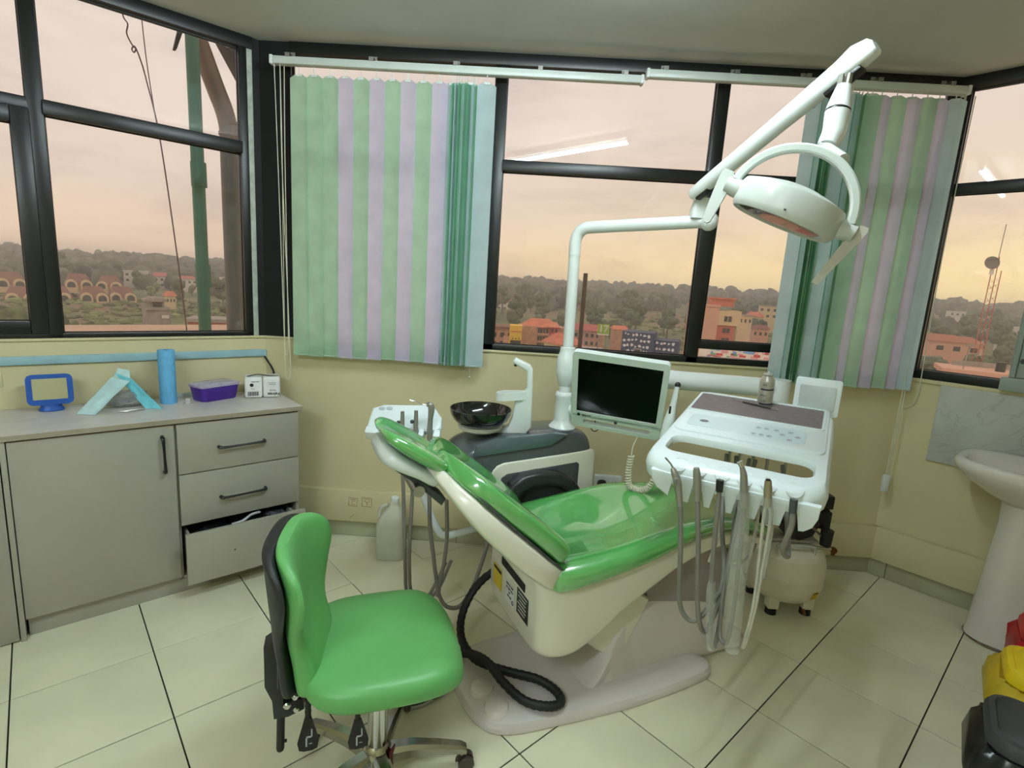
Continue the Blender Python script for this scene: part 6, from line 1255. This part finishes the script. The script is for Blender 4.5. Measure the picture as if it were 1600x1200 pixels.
F, t = building('pink_flat_block', 'pink flat-roofed block with a grey roof edge below the right-hand window', 40.9, 95, -17.2, 10); bb_(F, t, 'wall', mat('pink_render', S(216, 150, 134), .8, var=.05), -4.6, 4.6, 0, 8, 0, 10.6); bb_(F, t, 'roof_slab', PINKW, -5.0, 5.0, -.5, 8.4, 10.6, 11.3); bb_(F, t, 'back_wall', GRYC, -3.0, 5.0, 7.4, 8, 11.3, 12.0); windows(F, t, (-1.6, -.6, 2.2, 3.0), (9.6, 6.8), .7, .9, 0); m = MB(F); m.cyl((1.6, 3, 11.3), (1.6, 3, 12.6), .55, n=14); m.build('water_tank', BLACKP, t)
m = MB(F); m.cyl((-2.6, 1, 11.3), (-2.4, 1, 14.6), .08, n=6); m.box((-2.4, .9, 14.6), (.8, .3, .35)); m.build('flood_light', GRYC, t)
# ---- things fixed just outside the glass
def le(e1, d2, z): return E1*e1+E2*d2+UZ*z
GP = mat('green_drain_pipe', S(74, 112, 96), .5, var=.08, vs=8)
t = thing('drain_pipe', 'green plastic drain pipe with socket joints standing outside the left window', 'pipe', le(.80, 3.8, -3))
m = MB(); m.cyl(le(.797, 3.8, -2.0), le(.788, 3.8, 3.3), .036, n=16); m.build('pipe', GP, t)
for z in (1.93, 1.33): m = MB(); m.cyl(le(.794, 3.8, z), le(.793, 3.8, z+.14), .043, n=16); m.build('socket_joint', GP, t)
le0 = le
le = lambda a, b, z: le0(a*1.055, b*1.055, 1.45+(z-1.45)*1.055)
BP = mat('taupe_soil_pipe', S(112, 98, 88), .5, var=.08, vs=8)
t = thing('soil_pipe', 'taupe soil pipe with a ribbed elbow slanting overhead outside the left window', 'pipe', le(.97, 3.8, -3))
m = MB(); m.tube([le(.975, 3.8, -2.0), le(.970, 3.8, 1.4), le(.968, 3.8, 2.2)], .056, 16); m.build('upright', mat('grey_soil_pipe', S(100, 100, 100), .5, var=.08), t)
m = MB(); m.tube([le(.968, 3.8, 2.19), le(.966, 3.8, 2.30), le(.945, 3.8, 2.40), le(.90, 3.8, 2.52), le(.80, 3.8, 2.80), le(.70, 3.8, 3.06)], .055, 16, smooth=4); m.build('slanted_pipe', BP, t)
for z in (2.20, 2.26, 2.32): m = MB(); m.tube([le(.968, 3.8, z), le(.967, 3.8, z+.018)], .061, 16); m.build('rib', BP, t)
t = thing('dark_gutter', 'dark slanting gutter board above the pipes outside the left window', 'gutter', le(1.0, 3.9, 2.5))
m = MB(); m.hexa([le(1.14, 3.75, 2.45), le(1.14, 3.9, 2.45), le(.93, 3.9, 2.80), le(.93, 3.75, 2.80), le(1.26, 3.75, 2.52), le(1.26, 3.9, 2.52), le(1.03, 3.9, 2.90), le(1.03, 3.75, 2.90)]); m.build('board', mat('weathered_dark_board', S(66, 62, 60), .7), t)
m = MB(); m.hexa([le(.715, 3.9, 2.70), le(.73, 3.9, 2.70), le(.73, 3.95, 2.70), le(.715, 3.95, 2.70), le(.755, 3.9, 2.86), le(.785, 3.9, 2.86), le(.785, 3.95, 2.86), le(.755, 3.95, 2.86)]); m.build('bracket', mat('weathered_dark_board', S(66, 62, 60), .7), t)
le = le0
WR = mat('thin_dark_wire', S(110, 80, 84), .7)
m = MB(); m.tube([le(.46, 3.8, 2.90), le(.465, 3.8, 2.76), le(.485, 3.8, 2.72), le(.478, 3.8, 2.67), le(.500, 3.8, 2.62), le(.515, 3.8, 2.605), le(.505, 3.8, 2.585), le(.497, 3.8, 2.60), le(.512, 3.8, 2.615), le(.535, 3.8, 2.55), le(.555, 3.8, 2.46), le(.60, 3.8, 2.2), le(.645, 3.8, 1.7), le(.688, 3.8, 1.1), le(.71, 3.8, .6)], .0038, 6, smooth=5); tag(m.build('curly_wire', WR), 'thin wire with a small curl hanging outside the left window', 'wire')
m = MB(); m.tube([le(.545, 3.82, 3.0), le(.562, 3.82, 2.6), le(.592, 3.82, 2.27)], .003, 6, smooth=4); tag(m.build('straight_wire', WR), 'straight thin wire running beside the curly one outside the left window', 'wire')
m = MB(); m.loops([[le(a, b, z) for a, b in ((-.6, 4.16), (1.6, 4.16), (1.6, 4.75), (-.6, 4.75))] for z in (.90, 1.008)]); tag(m.build('parapet', mat('pink_parapet', S(212, 176, 150), .8, var=.05, vs=3)), 'pale pink parapet slab just outside the left window', 'parapet')
m = MB(); m.cyl((.374, 3.6, -2.0), (.374, 3.6, 1.568), .0145, n=10); tag(m.build('rusty_rod', mat('rust_brown_steel', S(84, 60, 50), .7)), 'brown steel rod standing upright outside the middle pane', 'rod')
m = MB(); m.loops([[(x, y, z) for x, y in ((-1.3, 2.99), (2.3, 2.99), (2.3, 3.3), (-1.3, 3.3))] for z in (.9, 1.10)]); tag(m.build('outer_sill', mat('pale_outer_sill', S(214, 184, 158), .8)), 'pale concrete sill outside the back window', 'sill')
m = MB(); m.loops([[F_RIGHT @ V((s, z, d)) for s, d in ((-.1, -.19), (2.0, -.19), (2.0, -.45), (-.1, -.45))] for z in (.9, 1.09)]); tag(m.build('outer_sill', mat('pale_outer_sill', S(214, 184, 158), .8)), 'pale concrete sill outside the right-hand window', 'sill')

# evening haze lying in the valley
hz = bpy.data.materials.new('evening_haze'); hz.use_nodes = True; ht = hz.node_tree; ht.nodes.clear()
hv_ = nd(ht, 'ShaderNodeVolumeScatter'); hv_.inputs['Density'].default_value = .0011; hv_.inputs['Anisotropy'].default_value = .2; hv_.inputs['Color'].default_value = (.96, .94, .93, 1)
ho = nd(ht, 'ShaderNodeOutputMaterial'); ht.links.new(hv_.outputs[0], ho.inputs['Volume'])
m = MB(); m.box((0, 512, -8), (1700, 1000, 52)); hb_ = m.build('valley_haze', hz, None, flat=True); stuff(hb_); tag(hb_, 'thin pinkish evening haze over the valley and far hills', 'haze')
